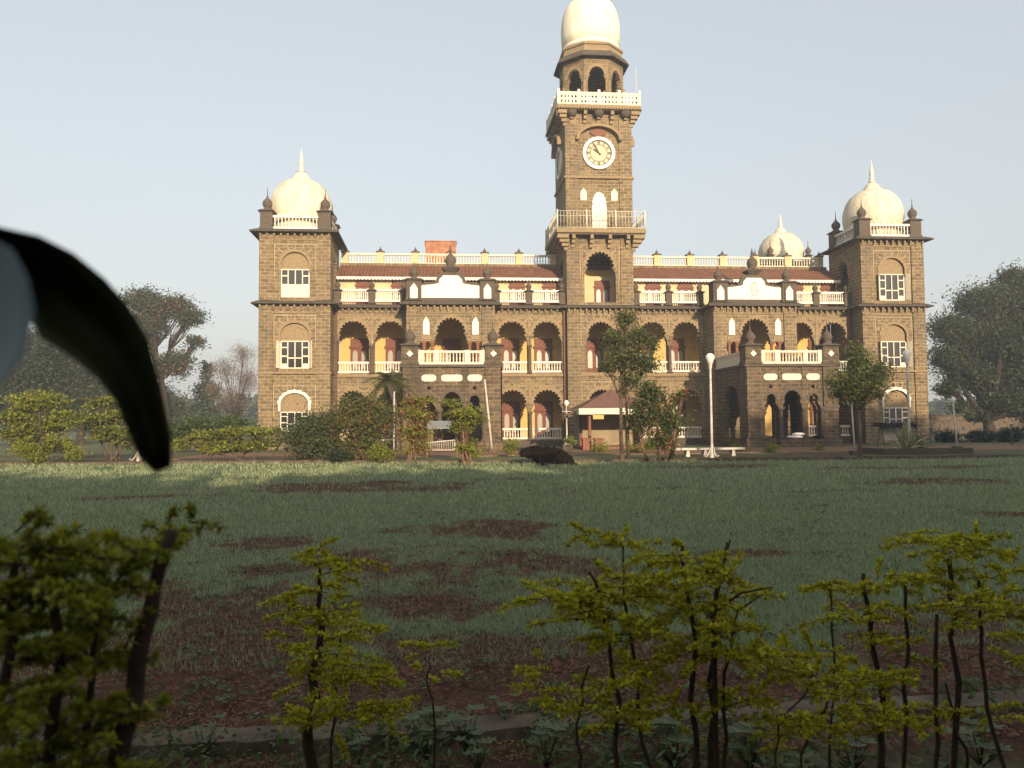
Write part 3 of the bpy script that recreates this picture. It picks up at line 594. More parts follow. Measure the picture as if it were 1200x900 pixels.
    # lower balcony: slab, brackets, iron rail
    def balcony(z, h2, th, nb, cor=.9):
        q = MB(); q.box(-h2, h2, cy-h2, cy+h2, z, z+th, 0); q.box(-h2+.1, h2-.1, cy-h2+.1, cy+h2-.1, z-.12, z-.001, 1)
        for sx in (-1, 1):
            for i in range(nb):
                t = -hw+.45+(2*hw-.9)*i/(nb-1)
                for k in range(3):
                    e = (h2-hw)*(1-k*.3)-.1
                    a, c = sorted((sx*hw, sx*(hw+e))); q.box(a+.001, c, cy+t-.11, cy+t+.11, z-.12-.27*(k+1), z-.122-.27*k, 0)
                    a, c = (cy-hw-e, cy-hw-.001-.1*0) if sx < 0 else (cy+hw+.001, cy+hw+e); q.box(t-.11, t+.11, a, c, z-.12-.27*(k+1), z-.123-.27*k, 0)
            for sy in (-1, 1):                                 # curved corner bracket
                for k in range(4):
                    e = (h2-hw)*(1-k*.24)-.05; x_ = sorted((sx*(hw-.1), sx*(hw+e))); y_ = sorted((cy+sy*(hw-.1), cy+sy*(hw+e))); q.box(x_[0], x_[1], y_[0], y_[1], z-.12-.25*(k+1), z-.121-.25*k, 0)
        return q
    B1 = balcony(14.72, 3.12, .3, 4)
    o = B1.build('balcony', ['carved', 'weathered'], T); 
    q = MB()
    def rail(h2, z, h, step, m=0, lattice=False):
        for (a, c) in (((-h2, cy-h2), (h2, cy-h2)), ((h2, cy-h2), (h2, cy+h2)), ((h2, cy+h2), (-h2, cy+h2)), ((-h2, cy+h2), (-h2, cy-h2))):
            A = Vector((*a, 0)); C = Vector((*c, 0)); n = int((C-A).length/step)
            for zz in (z+.06, z+h*.72, z+h): q.tube([A+Vector((0, 0, zz)), C+Vector((0, 0, zz))], .022, 4, m)
            for i in range(n):
                p = A.lerp(C, i/n); thick = i % max(1, n//3) == 0
                q.tube([p+Vector((0, 0, z)), p+Vector((0, 0, z+h+(.1 if thick else 0)))], .05 if thick else .014, 4 if not thick else 6, m)
                if i < n and not lattice: 
                    r_ = A.lerp(C, (i+.5)/n); q.tube([p+Vector((0, 0, z+h*.3)), r_+Vector((0, 0, z+h*.7)), A.lerp(C, (i+1)/n)+Vector((0, 0, z+h*.3))], .012, 4, m)
    rail(3.05, 15.02, 1.2, .22); q.build('railing', 'cream', o)
    B2 = balcony(23.5, 2.95, .26, 5); B2.box(-2.98, 2.98, cy-2.98, cy+2.98, 23.48, 23.499, 1)
    for i in range(30):
        t = -2.85+5.7*i/29; B2.box(t-.05, t+.05, cy-3.02, cy-2.951, 23.42, 23.6, 0); B2.box(-3.02, -2.951, cy+t-.05, cy+t+.05, 23.42, 23.6, 0); B2.box(2.951, 3.02, cy+t-.05, cy+t+.05, 23.42, 23.6, 0)
    for c in (-1.9, 0, 1.9): B2.lathe(c, cy-hw-.3, [(.1, 22.95), (.28, 23.05), (.36, 23.22), (.36, 23.37)], 12, 1)
    o2 = B2.build('balcony', ['carved', 'weathered', 'wood'], T)
    q = MB(); h2 = 2.85
    for (a, c) in (((-h2, cy-h2), (h2, cy-h2)), ((h2, cy-h2), (h2, cy+h2)), ((h2, cy+h2), (-h2, cy+h2)), ((-h2, cy+h2), (-h2, cy-h2))):
        A = Vector((*a, 0)); C = Vector((*c, 0)); ux = (C-A).normalized()
        for k in range(5):                                      # pierced panels between posts
            p = A.lerp(C, k/4)
            if k < 4: q.box(p.x-.09, p.x+.09, p.y-.09, p.y+.09, 23.761, 24.82)
            if k < 4:
                pa, pb = p+ux*.09, A.lerp(C, (k+1)/4)-ux*.09; Ln = (pb-pa).length
                hol = []
                for ii in range(5):
                    for jj in range(2):
                        cxh, czh = Ln*(ii+.5)/5, 23.98+.34*jj; hol.append([(cxh-.09, czh), (cxh, czh-.12), (cxh+.09, czh), (cxh, czh+.12)])
                if abs(ux.x) > .5: sg = ux.x; a0 = min(pa.x, pb.x); q.panel(rect(a0, a0+Ln, 23.78, 24.5), [[(a0+x, z) for x, z in h] for h in hol], p.y-.03, p.y+.03, 'xz'); q.box(a0, a0+Ln, p.y-.07, p.y+.07, 24.501, 24.64)
                else: a0 = min(pa.y, pb.y); q.panel(rect(a0, a0+Ln, 23.78, 24.5), [[(a0+x, z) for x, z in h] for h in hol], p.x-.03, p.x+.03, 'yz'); q.box(p.x-.07, p.x+.07, a0, a0+Ln, 24.501, 24.64)
    q.build('parapet', 'cream', o2)
    # octagonal lantern
    ap = 2.17; sl_ = ap*math.tan(PI/8); q = MB()
    for k in range(8):
        a = k*PI/4; sub = MB(); sub.panel(rect(-sl_, sl_, 23.77, 27.75), [arch(0, .58, 26.2, 26.85, 23.8, 9, .06, .5, .17)], -ap, -ap+.3, 'xz', 0)
        ring(sub, 0, .56, 26.2, 26.83, .7, 27.02, -ap-.03, -ap-.002, 1, b=.17, lobes=9)
        sub.panel(rect(-.78, .78, 25.6, 27.3), [rect(-.72, .72, 25.6, 27.22)], -ap-.04, -ap-.031, 'xz', 1)
        sub.lathe(-sl_, -ap+.03, [(.13, 23.8), (.1, 24.0), (.1, 25.5), (.16, 25.7)], 8, 1)
        ca, sa = math.cos(a), math.sin(a); sub.v = [(x*ca-y*sa, cy+x*sa+y*ca, z) for x, y, z in sub.v]; k0 = len(q.v); q.v += sub.v
        for f, m_, s_ in zip(sub.f, sub.m, sub.sm): q.f.append([i+k0 for i in f]); q.m.append(m_); q.sm.append(s_)
    ro = ap/math.cos(PI/8)
    q.lathe(0, cy, [(ro-.5, 27.751), (ro+.05, 27.752), (ro+.45, 27.42), (ro+.48, 27.48), (ro+.2, 27.9), (ro, 27.95)], 8, 2, False, PI/8)
    q.lathe(0, cy, [(ro-.06, 27.96), (ro-.06, 28.4), (ro+.04, 28.45), (ro+.04, 28.58), (ro-.1, 28.66)], 8, 1, False, PI/8)
    for i in range(40):
        a = 2*PI*i/40; r_ = ap+.12; q.box(r_*math.cos(a)-.05, r_*math.cos(a)+.05, cy+r_*math.sin(a)-.05, cy+r_*math.sin(a)+.05, 27.45, 27.74, 1)
    o = q.build('lantern', ['stone', 'carved', 'cornice'], T)
    q = MB(); q.lathe(0, cy, [(2.0, 28.7), (2.1, 28.75), (2.1, 28.9), (2.02, 28.95), (2.02, 29.05), (2.10, 29.1), (2.14, 29.7), (2.16, 30.3), (2.12, 30.9), (2.0, 31.5), (1.75, 32.05), (1.35, 32.5), (.95, 32.82), (.7, 32.95)], 44)
    q.lathe(0, cy, [(.8, 32.9), (.75, 33.05), (.5, 33.2), (.45, 33.4), (.25, 33.6), (.12, 33.75), (.25, 33.9), (.1, 34.1), (.18, 34.3), (.1, 34.8), (.02, 35.6)], 20)
    q.build('dome', 'dome_white', T)
    for (x, z0, z1) in ((2.7, 23.8, 26.6), (-2.95, 23.0, 24.6)):
        q = MB(); q.tube([(x, cy-2.7, z0), (x-.03, cy-2.7, z1)], .025, 5); q.build('lightning_rod', 'metal', T)
clock_tower()

# rusty tank on the roof
T = thing('water_tank', 'rusty orange-red metal water tank standing on the palace roof', 'water tank', (-11.0, 7.0, 13.36))
b = MB(); b.box(-1.15, 1.15, -1, 1, .35, 2.2)
for x in (-1.16, -.4, .4, 1.1): b.box(x, x+.06, -1.04, -1.001, .35, 2.2)
b.build('tank_body', 'tin', T); b = MB()
for x in (-1, 1):
    for y in (-.8, .8): b.box(x-.08, x+.08, y-.08, y+.08, 0, .35)
b.build('stand', 'weathered', T); b = MB(); b.box(-1.22, 1.22, -1.07, 1.07, 2.201, 2.27); b.build('lid', 'tin', T)

exec_after = True
# ------------------------------------------------------------ ground
def vnoise(x, y, s, seed):
    x = np.asarray(x)/s+seed*17.3; y = np.asarray(y)/s+seed*9.1; xi = np.floor(x).astype(int); yi = np.floor(y).astype(int); fx = x-xi; fy = y-yi
    fx = fx*fx*(3-2*fx); fy = fy*fy*(3-2*fy)
    h = lambda i, j: ((np.sin(i*127.1+j*311.7+seed*74.7)*43758.5453) % 1)
    return (h(xi, yi)*(1-fx)+h(xi+1, yi)*fx)*(1-fy)+(h(xi, yi+1)*(1-fx)+h(xi+1, yi+1)*fx)*fy
def fbm(x, y, s, seed): return (vnoise(x, y, s, seed)+.5*vnoise(x, y, s/2.1, seed+1)+.25*vnoise(x, y, s/4.3, seed+2)+.12*vnoise(x, y, s/9, seed+3))/1.87
SOIL = [(-13, -35.2, 3.6, 2.6, 1.0), (-10.9, -43.9, 1.5, 1.0, .9), (-11.5, -48.0, 3.2, 2.3, .82), (-7.6, -46.9, .7, .35, .8), (1.5, -36.2, 2.6, 1.6, .9), (-1.8, -27.6, 2.8, 1.5, 1.0), (-2.0, -43.5, .8, .5, .8),
        (-17.5, -37.5, 2.2, 1.0, .6), (4.5, -30, 4, 1.6, .8), (-7.5, -37, 2.5, .8, .55), (-13.6, -45.5, .8, 1.3, .5), (-2.5, -38.6, 1.6, .5, .6), (-9.2, -33, 1.6, .6, .6), (-10.4, -44.9, .7, .9, .6), (-15.6, -46.8, .9, 1.2, .5)]
def soilness(x, y):
    n = fbm(x, y, 1.3, 3); n2 = fbm(x, y, .45, 8); m = np.zeros_like(x)
    for cx, cy, rx, ry, a in SOIL:
        d = ((x-cx)/rx)**2+((y-cy)/ry)**2; m = np.maximum(m, a*np.clip(1.35-d, 0, 1))
    near = np.clip((-49.7-y+(n-.5)*2.6)/1.0, 0, 1)
    n3 = fbm(x, y, .16, 15)
    s = m+near+(n-.5)*1.2+(n2-.5)*1.1+(n3-.5)*.9
    return np.clip((s-.42)/.35, 0, 1)
def kerb_y(x): return np.interp(x, [-60, -35, -19, -8, 3, 14, 40], [-16.5, -18.3, -20.2, -22.7, -23.6, -23.9, -24.2])
def ground_h(x, y): return (fbm(x, y, 2.2, 21)-.5)*.07+np.where(y > kerb_y(x), .05, 0)
def axis(lo, hi, step, far, grow=1.35):
    a = list(np.arange(lo, hi+step/2, step)); s = step; x = a[0]; L = []
    while x > -far: s *= grow; x -= s; L.append(x)
    s = step; x = a[-1]; Rr = []
    while x < far: s *= grow; x += s; Rr.append(x)
    return np.array(L[::-1]+a+Rr)
gx = axis(-30, 12, .16, 900); gy = axis(-56, -18, .16, 900)
X, Y = np.meshgrid(gx, gy); nx, ny = len(gx), len(gy); Z = ground_h(X, Y)
co = np.stack([X.ravel(), Y.ravel(), Z.ravel()], 1)
i = (np.arange(ny-1)[:, None]*nx+np.arange(nx-1)[None]).ravel(); fc = np.stack([i, i+1, i+nx+1, i+nx], 1)
def np_mesh(name, co, quads, mats, smooth=False):
    me = bpy.data.meshes.new(name); k = quads.shape[1]; nf = len(quads)
    me.vertices.add(len(co)); me.vertices.foreach_set('co', np.ascontiguousarray(co, dtype=np.float32).ravel())
    me.loops.add(nf*k); me.loops.foreach_set('vertex_index', quads.astype(np.int32).ravel())
    me.polygons.add(nf); me.polygons.foreach_set('loop_start', np.arange(nf, dtype=np.int32)*k)
    me.update(calc_edges=True)
    me.polygons.foreach_set('use_smooth', np.full(nf, smooth))
    for m in mats: me.materials.append(M[m] if isinstance(m, str) else m)
    me.update(); return me
def ground_mat():
    m = bpy.data.materials.new('lawn_and_red_soil'); m.use_nodes = True; n = m.node_tree; L = n.links.new; N = n.nodes.new
    b = n.nodes['Principled BSDF']; b.inputs['Roughness'].default_value = .95; b.inputs['Specular IOR Level'].default_value = .1
    tc = N('ShaderNodeTexCoord'); at_ = N('ShaderNodeAttribute'); at_.attribute_name = 'soil'
    def ns(s, d=8):
        t = N('ShaderNodeTexNoise'); t.inputs['Scale'].default_value = s; t.inputs['Detail'].default_value = d; t.inputs['Roughness'].default_value = .7; L(tc.outputs['Object'], t.inputs['Vector']); return t
    def rp(src, c0, c1, a=.35, b_=.65):
        r = N('ShaderNodeValToRGB'); r.color_ramp.elements[0].position = a; r.color_ramp.elements[1].position = b_; r.color_ramp.elements[0].color = (*c0, 1); r.color_ramp.elements[1].color = (*c1, 1); L(src, r.inputs[0]); return r
    n1, n2 = ns(9), ns(1.2)
    g = rp(n1.outputs['Fac'], (.085, .095, .05), (.19, .21, .11)); s = rp(n1.outputs['Fac'], (.028, .015, .010), (.17, .078, .042)); 
    s2 = N('ShaderNodeMix'); s2.data_type = 'RGBA'; r2 = rp(n2.outputs['Fac'], (0, 0, 0), (.5, .5, .5)); L(r2.outputs[0], s2.inputs[0]); L(s.outputs[0], s2.inputs[6]); s2.inputs[7].default_value = (.09, .055, .032, 1)
    mx = N('ShaderNodeMix'); mx.data_type = 'RGBA'; L(at_.outputs['Fac'], mx.inputs[0]); L(g.outputs[0], mx.inputs[6]); L(s2.outputs[2], mx.inputs[7]); L(mx.outputs[2], b.inputs['Base Color'])
    bp = N('ShaderNodeBump'); bp.inputs['Strength'].default_value = 1; bp.inputs['Distance'].default_value = .06; n3 = ns(22); L(n3.outputs['Fac'], bp.inputs['Height']); L(bp.outputs[0], b.inputs['Normal'])
    return m
M['ground'] = ground_mat()
gme = np_mesh('ground', co, fc, ['ground'], True)
at_ = gme.attributes.new('soil', 'FLOAT', 'POINT')
sv = soilness(X, Y); ky = kerb_y(X); bed = np.clip(1.1-np.abs(Y-ky-.4)/1.3+(fbm(X, Y, .8, 40)-.5), 0, 1)
sv = np.where(Y > ky-.3, np.clip(bed*.9+np.clip((fbm(X, Y, 3, 33)-.35)*2, 0, .7), 0, 1), sv)
at_.data.foreach_set('value', sv.astype(np.float32).ravel())
tag(link('ground', gme), None, None, kind='structure')

def in_view(x, y, marg=30):
    v = np.stack([x-CX, y+CD], 1); d = v[:, 0]*fwd.x+v[:, 1]*fwd.y; u = v[:, 0]*right0.x+v[:, 1]*right0.y
    return (d > 1) & (np.abs(u/d*CF) < 600+marg)
def blades(n, ymin, ymax, hfun, wid, keep):
    t = rng.random(n)                          # density falls with distance: uniform in 1/d
    d = 1/(1/(ymin)+t*(1/ymax-1/ymin)); x = CX+d*.09+(rng.random(n)-.5)*1.32*d*1.05; y = -CD+d
    k = in_view(x, y) & (rng.random(n) < keep(x, y)); x, y, d = x[k], y[k], d[k]; n = len(x)
    h = hfun(x, y, d)*(.5+rng.random(n)); a = rng.random(n)*2*PI; wd = wid*(.6+.8*rng.random(n))*np.clip(d/9, .6, 4)
    z = ground_h(x, y)-.005; lx = (rng.random(n)-.5)*1.3*h; ly = (rng.random(n)-.5)*1.3*h
    c = np.empty((n, 3, 3)); c[:, 0] = np.stack([x-np.cos(a)*wd, y-np.sin(a)*wd, z], 1); c[:, 1] = np.stack([x+np.cos(a)*wd, y+np.sin(a)*wd, z], 1); c[:, 2] = np.stack([x+lx, y+ly, z+h], 1)
    return c.reshape(-1, 3), np.arange(3*n).reshape(-1, 3)
def gkeep(x, y): 
    s = soilness(x, y); return np.where(y > kerb_y(x)-.2, 0, np.clip(1.02-s*.88, .14, 1)**1.2)
hf = lambda x, y, d: .05*(.35+1.0*fbm(x, y, 1.6, 50)+.8*fbm(x, y, .3, 51)**2)*np.clip(d/12, .8, 1.8)
c, f = blades(420000, 5.5, 39, hf, .0035, gkeep); tag(link('grass', np_mesh('grass', c, f, ['grass_l'])), 'short blue-green lawn grass with bare red gaps', 'grass', kind='stuff')
dk = lambda x, y: np.clip((fbm(x, y, 2.6, 60)-.47)*3, 0, .8)*gkeep(x, y)+.25*np.exp(-(((x+12.0)/.9)**2+((y+45.6)/1.0)**2))
c, f = blades(110000, 5.5, 39, lambda x, y, d: .05*np.clip(d/12, .8, 1.8)+0*x, .0035, dk); tag(link('dry_grass', np_mesh('dry_grass', c, f, ['grass_dry'])), 'straw-coloured dry grass scattered through the lawn', 'grass', kind='stuff')
def leaf_quads(P, size, up=.0, aspect=.5, r=rng, jit=.4):
    n = len(P); a = r.normal(size=(n, 3)); a[:, 2] *= (1-up); a /= np.linalg.norm(a, axis=1)[:, None]+1e-9
    nn = r.normal(size=(n, 3)); nn[:, 2] += up*4; b = np.cross(a, nn); b /= np.linalg.norm(b, axis=1)[:, None]+1e-9
    s = size*(1-jit+2*jit*r.random((n, 1)))
    c = np.empty((n, 4, 3)); c[:, 0] = P-a*s; c[:, 1] = P+b*s*aspect; c[:, 2] = P+a*s; c[:, 3] = P-b*s*aspect
    return c.reshape(-1, 3), np.arange(4*n).reshape(-1, 4)
n = 140000; t = rng.random(n); d = 1/(1/3.9+t*(1/34-1/3.9)); x = CX+d*.09+(rng.random(n)-.5)*1.4*d; y = -CD+d
k = (rng.random(n) < soilness(x, y)*.8*np.clip(fbm(x, y, .7, 70)*2-.5, .1, 1)) & (y < kerb_y(x)); x, y, d = x[k], y[k], d[k]
c, f = leaf_quads(np.stack([x, y, ground_h(x, y)+.012], 1), .012*np.clip(d/7, .8, 2.5)[:, None], .6, .4)
tag(link('fallen_leaves', np_mesh('fallen_leaves', c, f, ['litter'])), 'brown dead leaves and straw scattered on the bare soil', 'fallen leaves', kind='stuff')
# clods and little stones on the bare soil
def rocks(n, seed):
    r = np.random.default_rng(seed); base = np.array([(1, 0, 0), (-1, 0, 0), (0, 1, 0), (0, -1, 0), (0, 0, 1), (0, 0, -1)], float)
    tri = np.array([(0, 2, 4), (2, 1, 4), (1, 3, 4), (3, 0, 4), (2, 0, 5), (1, 2, 5), (3, 1, 5), (0, 3, 5)])
    t = r.random(n*4); d = 1/(1/3.9+t*(1/32-1/3.9)); x = CX+d*.09+(r.random(n*4)-.5)*1.4*d; y = -CD+d; k = r.random(n*4) < soilness(x, y); x, y, d = x[k][:n], y[k][:n], d[k][:n]; n = len(x)
    P = np.stack([x, y, ground_h(x, y)], 1); s = (.006+.028*r.random(n)**4)*np.clip(d/7, .8, 2); v = base[None]*(.6+.8*r.random((n, 6, 1)))*s[:, None, None]; v[:, :, 2] *= .6; v += P[:, None]
    return v.reshape(-1, 3), (tri[None]+6*np.arange(n)[:, None, None]).reshape(-1, 3)
M['clod'] = mat('red_clod', (.12, .06, .04), .95, .1, island=.5)
c, f = rocks(30000, 3); tag(link('soil_clods', np_mesh('soil_clods', c, f, ['clod'])), 'small red earth clods lying on the bare soil', 'soil', kind='stuff')
# broad-leaved lawn weeds
Wp = []
for i_ in range(420):
    d = 1/(1/4.2+rng.random()*(1/26-1/4.2)); x = CX+d*.09+(rng.random()-.5)*1.3*d; y = -CD+d
    for j in range(14): a = rng.random()*2*PI; r_ = .02+.07*rng.random(); Wp.append((x+r_*math.cos(a), y+r_*math.sin(a), .02+.03*rng.random()))
Wp = np.array(Wp); c, f = leaf_quads(Wp, .02, .5, .55); tag(link('lawn_weeds', np_mesh('lawn_weeds', c, f, ['l_blue'])), 'low broad-leaved weeds dotted over the lawn', 'weeds', kind='stuff')

# path in front of the palace and kerb along the lawn
def strip(name, pts, w_, z0, z1, m, wob=.0, cat=None):
    b = MB(); n = len(pts)
    L = []
    for i_, (x, y) in enumerate(pts): 
        for dy, z in ((-w_/2, z0), (-w_/2, z1), (w_/2, z1), (w_/2, z0)): L.append((x, y+dy+random.uniform(-wob, wob), z+random.uniform(-wob, wob)*.5))
    fs = []
    for i_ in range(n-1):
        for k in range(4): a = i_*4+k; c = i_*4+(k+1) % 4; fs.append((a, c, c+4, a+4))
    b.add(L, fs); return b.build(name, m)
xs = np.linspace(-45, 30, 300); o = strip('garden_kerb', [(x, float(kerb_y(x))) for x in xs], .25, -.1, .12, 'kerb', .05)
tag(o, 'low rough stone kerb edging the lawn in front of the palace', 'kerb')
xs = np.linspace(-20, 0, 240); o = strip('garden_kerb', [(x, -52.25+.02*(x+11)) for x in xs], .2, -.1, .05, 'kerb', .012); tag(o, 'near concrete kerb behind the golden hedge at the picture foot', 'kerb')
M['path'] = mat('packed_earth_path', (.25, .15, .09), .95, .1, (.17, .10, .065), .6, scale=3)
b = MB(); b.box(-24, 24, -16.5, -8.3, -.05, .075); tag(b.build('path', 'path'), None, None, kind='structure')

# ------------------------------------------------------------ plants
def tube_np(mb, p, q, r0, r1, bend=.1, seg=5, n=4):
    p, q = Vector(p), Vector(q); L = (q-p).length; off = Vector((random.uniform(-1, 1), random.uniform(-1, 1), random.uniform(-.3, .6)))*L*bend
    pts = [p.lerp(q, t)+off*math.sin(PI*t) for t in [i/n for i in range(n+1)]]; mb.tube(pts, [r0+(r1-r0)*i/n for i in range(n+1)], seg); return pts
def plant(T, base, blobs, tr, nleaf, lsize, leafmat, bark='bark', tips=60, spread=.35, fork=.35, up=.2, aspect=.5, stems=1, flat=1.0, lean=(0, 0), base_r=0, shell=.55, twigs=True, mat2=None, frac2=0, twin=0):
    """trunk/stems from base to blobs (x, y, z, rx, ry, rz), twig tips inside each blob, leaves clustered round the tips"""
    wood = MB(); base = Vector(base); tot = sum(b[3]*b[4]*b[5] for b in blobs); LP = []; LP2 = []
    cen = Vector([sum(b[i]*b[3]*b[4]*b[5] for b in blobs)/tot for i in range(3)])
    zb = min(b[2]-b[5] for b in blobs); fk = Vector((base.x+lean[0], base.y+lean[1], base.z+(max(zb, base.z+.1)-base.z)*(1-fork) + fork*(cen.z-base.z)*.5))
    roots = []
    if stems == 1:
        wood.tube([base+Vector((0, 0, -.1)), base.lerp(fk, .12), base.lerp(fk, .5)+Vector((random.uniform(-.1, .1)*tr*4, 0, 0)), fk], [tr*1.5, tr*1.05, tr*.9, tr*.75], 9); roots = [fk]
        if twin: wood.tube([base+Vector((twin, .1, -.1)), base.lerp(fk, .5)+Vector((twin*.9, .1, 0)), fk+Vector((twin*.7, 0, .2)), fk+Vector((twin*.6, 0, 1.4))], [tr*.9, tr*.7, tr*.6, tr*.3], 8)
    for bi, (x, y, z, rx, ry, rz) in enumerate(blobs):
        if stems > 1:
            p0 = base+Vector((random.uniform(-1, 1)*base_r, random.uniform(-1, 1)*base_r*.6, -.05)); c = Vector((x, y, z)); pts = tube_np(wood, p0, c, tr, tr*.4, .12, 6, 5)
            for _ in range(max(0, stems//len(blobs)-1)): 
                q = Vector((x+random.uniform(-.6, .6)*rx, y+random.uniform(-.6, .6)*ry, z+random.uniform(-.5, .5)*rz)); tube_np(wood, base+Vector((random.uniform(-1, 1)*base_r, random.uniform(-1, 1)*base_r*.6, -.05)), q, tr*.7, tr*.25, .12, 5, 4)
        else: pts = tube_np(wood, fk, (x, y, z), tr*.6, tr*.22, .12, 6, 5)
        frac = rx*ry*rz/tot; nt = max(5, int(tips*frac**.8)); nl = int(nleaf*frac); 
        u = rng.normal(size=(nt, 3)); u /= np.linalg.norm(u, axis=1)[:, None]; rad = (shell+(1-shell)*rng.random(nt))**1 * (rng.random(nt)**.25)
        tp = u*rad[:, None]*np.array([rx, ry, rz])+np.array([x, y, z])
        tp[:, 2] += .0
        if twigs:
            for t_ in tp[:min(nt, 40)]:
                s_ = pts[random.choice((2, 3, 4, 5) if len(pts) > 5 else (2, 3, 4))]; tube_np(wood, s_, t_, tr*.2, tr*.05, .12, 4, 3)
        idx = rng.integers(0, nt, nl); sp = spread*min(rx, ry, rz*1.3)
        g = rng.normal(size=(nl, 3))*np.array([sp, sp, sp*flat*.7])*(.5+rng.random((nt, 1)))[idx]
        P = tp[idx]+g
        if mat2:
            sel = (rng.random(nt) < frac2)[idx]; LP2.append(P[sel]); LP.append(P[~sel])
        else: LP.append(P)
    wood.build('trunk' if stems == 1 else 'stems', bark, T)
    P = np.concatenate(LP); c, f = leaf_quads(P, lsize, up, aspect); link('crown' if stems == 1 else 'foliage', np_mesh('crown', c, f, [leafmat]), T)
    if mat2:
        P = np.concatenate(LP2); c, f = leaf_quads(P, lsize, up, aspect); link('dry_foliage', np_mesh('dry_foliage', c, f, [mat2]), T)
def W(px, py, d): v = at(px, py, d); return (v.x, v.y, v.z)
def blob_px(px, py, d, rpx, rpy, depth=None):   # crown lobe seen at a picture position, at a real distance
    x, y, z = W(px, py, d); k = d/CF; return (x, y, z, rpx*k, (depth or (rpx+rpy)/2)*k, rpy*k)
def G0(px, py): r = ray(px, py); t = -CH/r.z; v = Vector((CX, -CD, CH))+r*t; return v

# right: slender tree beside the kiosk, round tree by the right portico
def px_tree(name, label, cat, bx, by, lobes, tr, nleaf, ls, lm, dist=None, group=None, **kw):
    g = G0(bx, by) if dist is None else Vector(W(bx, by, dist)); d = g.y+CD
    if dist is not None: g.z = 0
    T = thing(name, label, cat, (0, 0, 0), 0, group)
    bl = [blob_px(l[0], l[1], d+(l[4] if len(l) > 4 else 0), l[2], l[3]) for l in lobes]
    plant(T, (g.x, g.y, 0), bl, tr, nleaf, ls, lm, **kw); return T
px_tree('garden_tree', 'slender tree with two thin dark trunks in front of the clock tower', 'tree', 729, 541,
        [(733, 372, 12, 14), (722, 398, 14, 15), (748, 396, 16, 15), (735, 420, 22, 14), (758, 428, 15, 13), (716, 430, 12, 10), (738, 445, 16, 8), (765, 405, 8, 8), (730, 460, 9, 6)], .085, 9500, .055, 'l_olive', twin=.3, fork=.1, tips=260, spread=.42, bark='bark', mat2='l_grey', frac2=.3, shell=.3)
px_tree('garden_tree', 'bushy dark green tree with reddish dry lower twigs beside the slender tree', 'tree', 775, 541,
        [(762, 458, 16, 14), (760, 480, 22, 18), (783, 492, 16, 18), (750, 498, 12, 12), (790, 470, 8, 12), (800, 462, 10, 7), (775, 515, 18, 12)], .06, 8000, .06, 'l_mid', stems=9, base_r=.5, tips=220, spread=.4, bark='bark_red', mat2='l_rust', frac2=.18, shell=.3)
px_tree('garden_tree', 'young round-headed green tree in front of the right portico', 'tree', 1008, 538,
        [(1008, 425, 18, 18), (995, 448, 22, 18), (1022, 445, 22, 18), (1005, 465, 26, 10), (1032, 432, 12, 14), (982, 460, 12, 9), (1030, 462, 12, 8), (1000, 410, 12, 8), (975, 446, 8, 8)], .09, 9000, .055, 'l_mid', tips=300, spread=.42, mat2='l_olive', frac2=.5, shell=.3)
px_tree('garden_tree', 'small golden-leaved tree with reddish twigs before the left portico, nearer the palm', 'tree', 487, 542,
        [(488, 470, 22, 7), (484, 484, 20, 9), (497, 490, 12, 9), (487, 508, 18, 12), (492, 525, 16, 8)], .045, 4200, .06, 'l_yel', stems=7, base_r=.35, tips=110, spread=.45, bark='bark_red', mat2='l_rust', frac2=.35, shell=.3, flat=.6)
px_tree('garden_tree', 'small golden-leaved tree with spreading flat top before the left portico, nearer the stump', 'tree', 547, 543,
        [(528, 474, 18, 6), (545, 485, 22, 9), (540, 500, 14, 9), (556, 492, 12, 8), (550, 525, 12, 9)], .05, 5200, .06, 'l_yel', stems=6, base_r=.2, tips=120, spread=.45, bark='bark_red', mat2='l_olive', frac2=.35, shell=.3, flat=.6)
# shrubs along the kerb
px_tree('golden_shrub', 'large golden-green shrub at the far left of the lawn', 'shrub', 50, 543,
        [(45, 470, 34, 14), (22, 488, 26, 12), (75, 492, 26, 14), (45, 503, 34, 14), (10, 510, 18, 10), (50, 522, 38, 12)], .05, 11000, .075, 'l_yel', stems=10, base_r=.7, tips=200, spread=.36, flat=.45, shell=.3, mat2='l_olive', frac2=.35)
px_tree('golden_shrub', 'golden shrub with dark trunks half hidden by the hanging leaf', 'shrub', 130, 541,
        [(120, 472, 26, 8), (142, 486, 22, 10), (112, 492, 24, 11), (130, 508, 30, 12), (150, 515, 16, 12)], .06, 8000, .075, 'l_yel', stems=6, base_r=.5, tips=150, spread=.36, flat=.45, shell=.3, mat2='l_olive', frac2=.5)
px_tree('golden_shrub', 'low wide golden hedge shrub left of the palace corner', 'shrub', 268, 542,
        [(300, 506, 26, 8), (270, 508, 26, 8), (240, 512, 24, 8), (215, 520, 16, 8), (265, 522, 40, 9), (305, 520, 24, 9)], .03, 10000, .07, 'l_yel', stems=14, base_r=1.2, tips=240, spread=.36, flat=.5, shell=.3, mat2='l_olive', frac2=.4)
px_tree('garden_shrub', 'dark twiggy shrub below the left tower window', 'shrub', 366, 541,
        [(365, 500, 30, 16), (345, 512, 24, 16), (390, 502, 22, 18), (370, 525, 38, 14), (385, 488, 10, 8)], .03, 9000, .06, 'l_mid', stems=22, base_r=.8, tips=260, spread=.4, shell=.3, up=0, mat2='l_grey', frac2=.5)
px_tree('garden_shrub', 'tall rounded bush with green top and rusty middle covering a ground-floor arch', 'shrub', 428, 541,
        [(425, 472, 30, 10), (405, 486, 20, 14), (445, 485, 26, 14), (428, 500, 38, 16), (425, 520, 38, 14)], .045, 12000, .06, 'l_olive', stems=16, base_r=.6, tips=260, spread=.38, shell=.3, bark='bark_red', mat2='l_rust', frac2=.1)
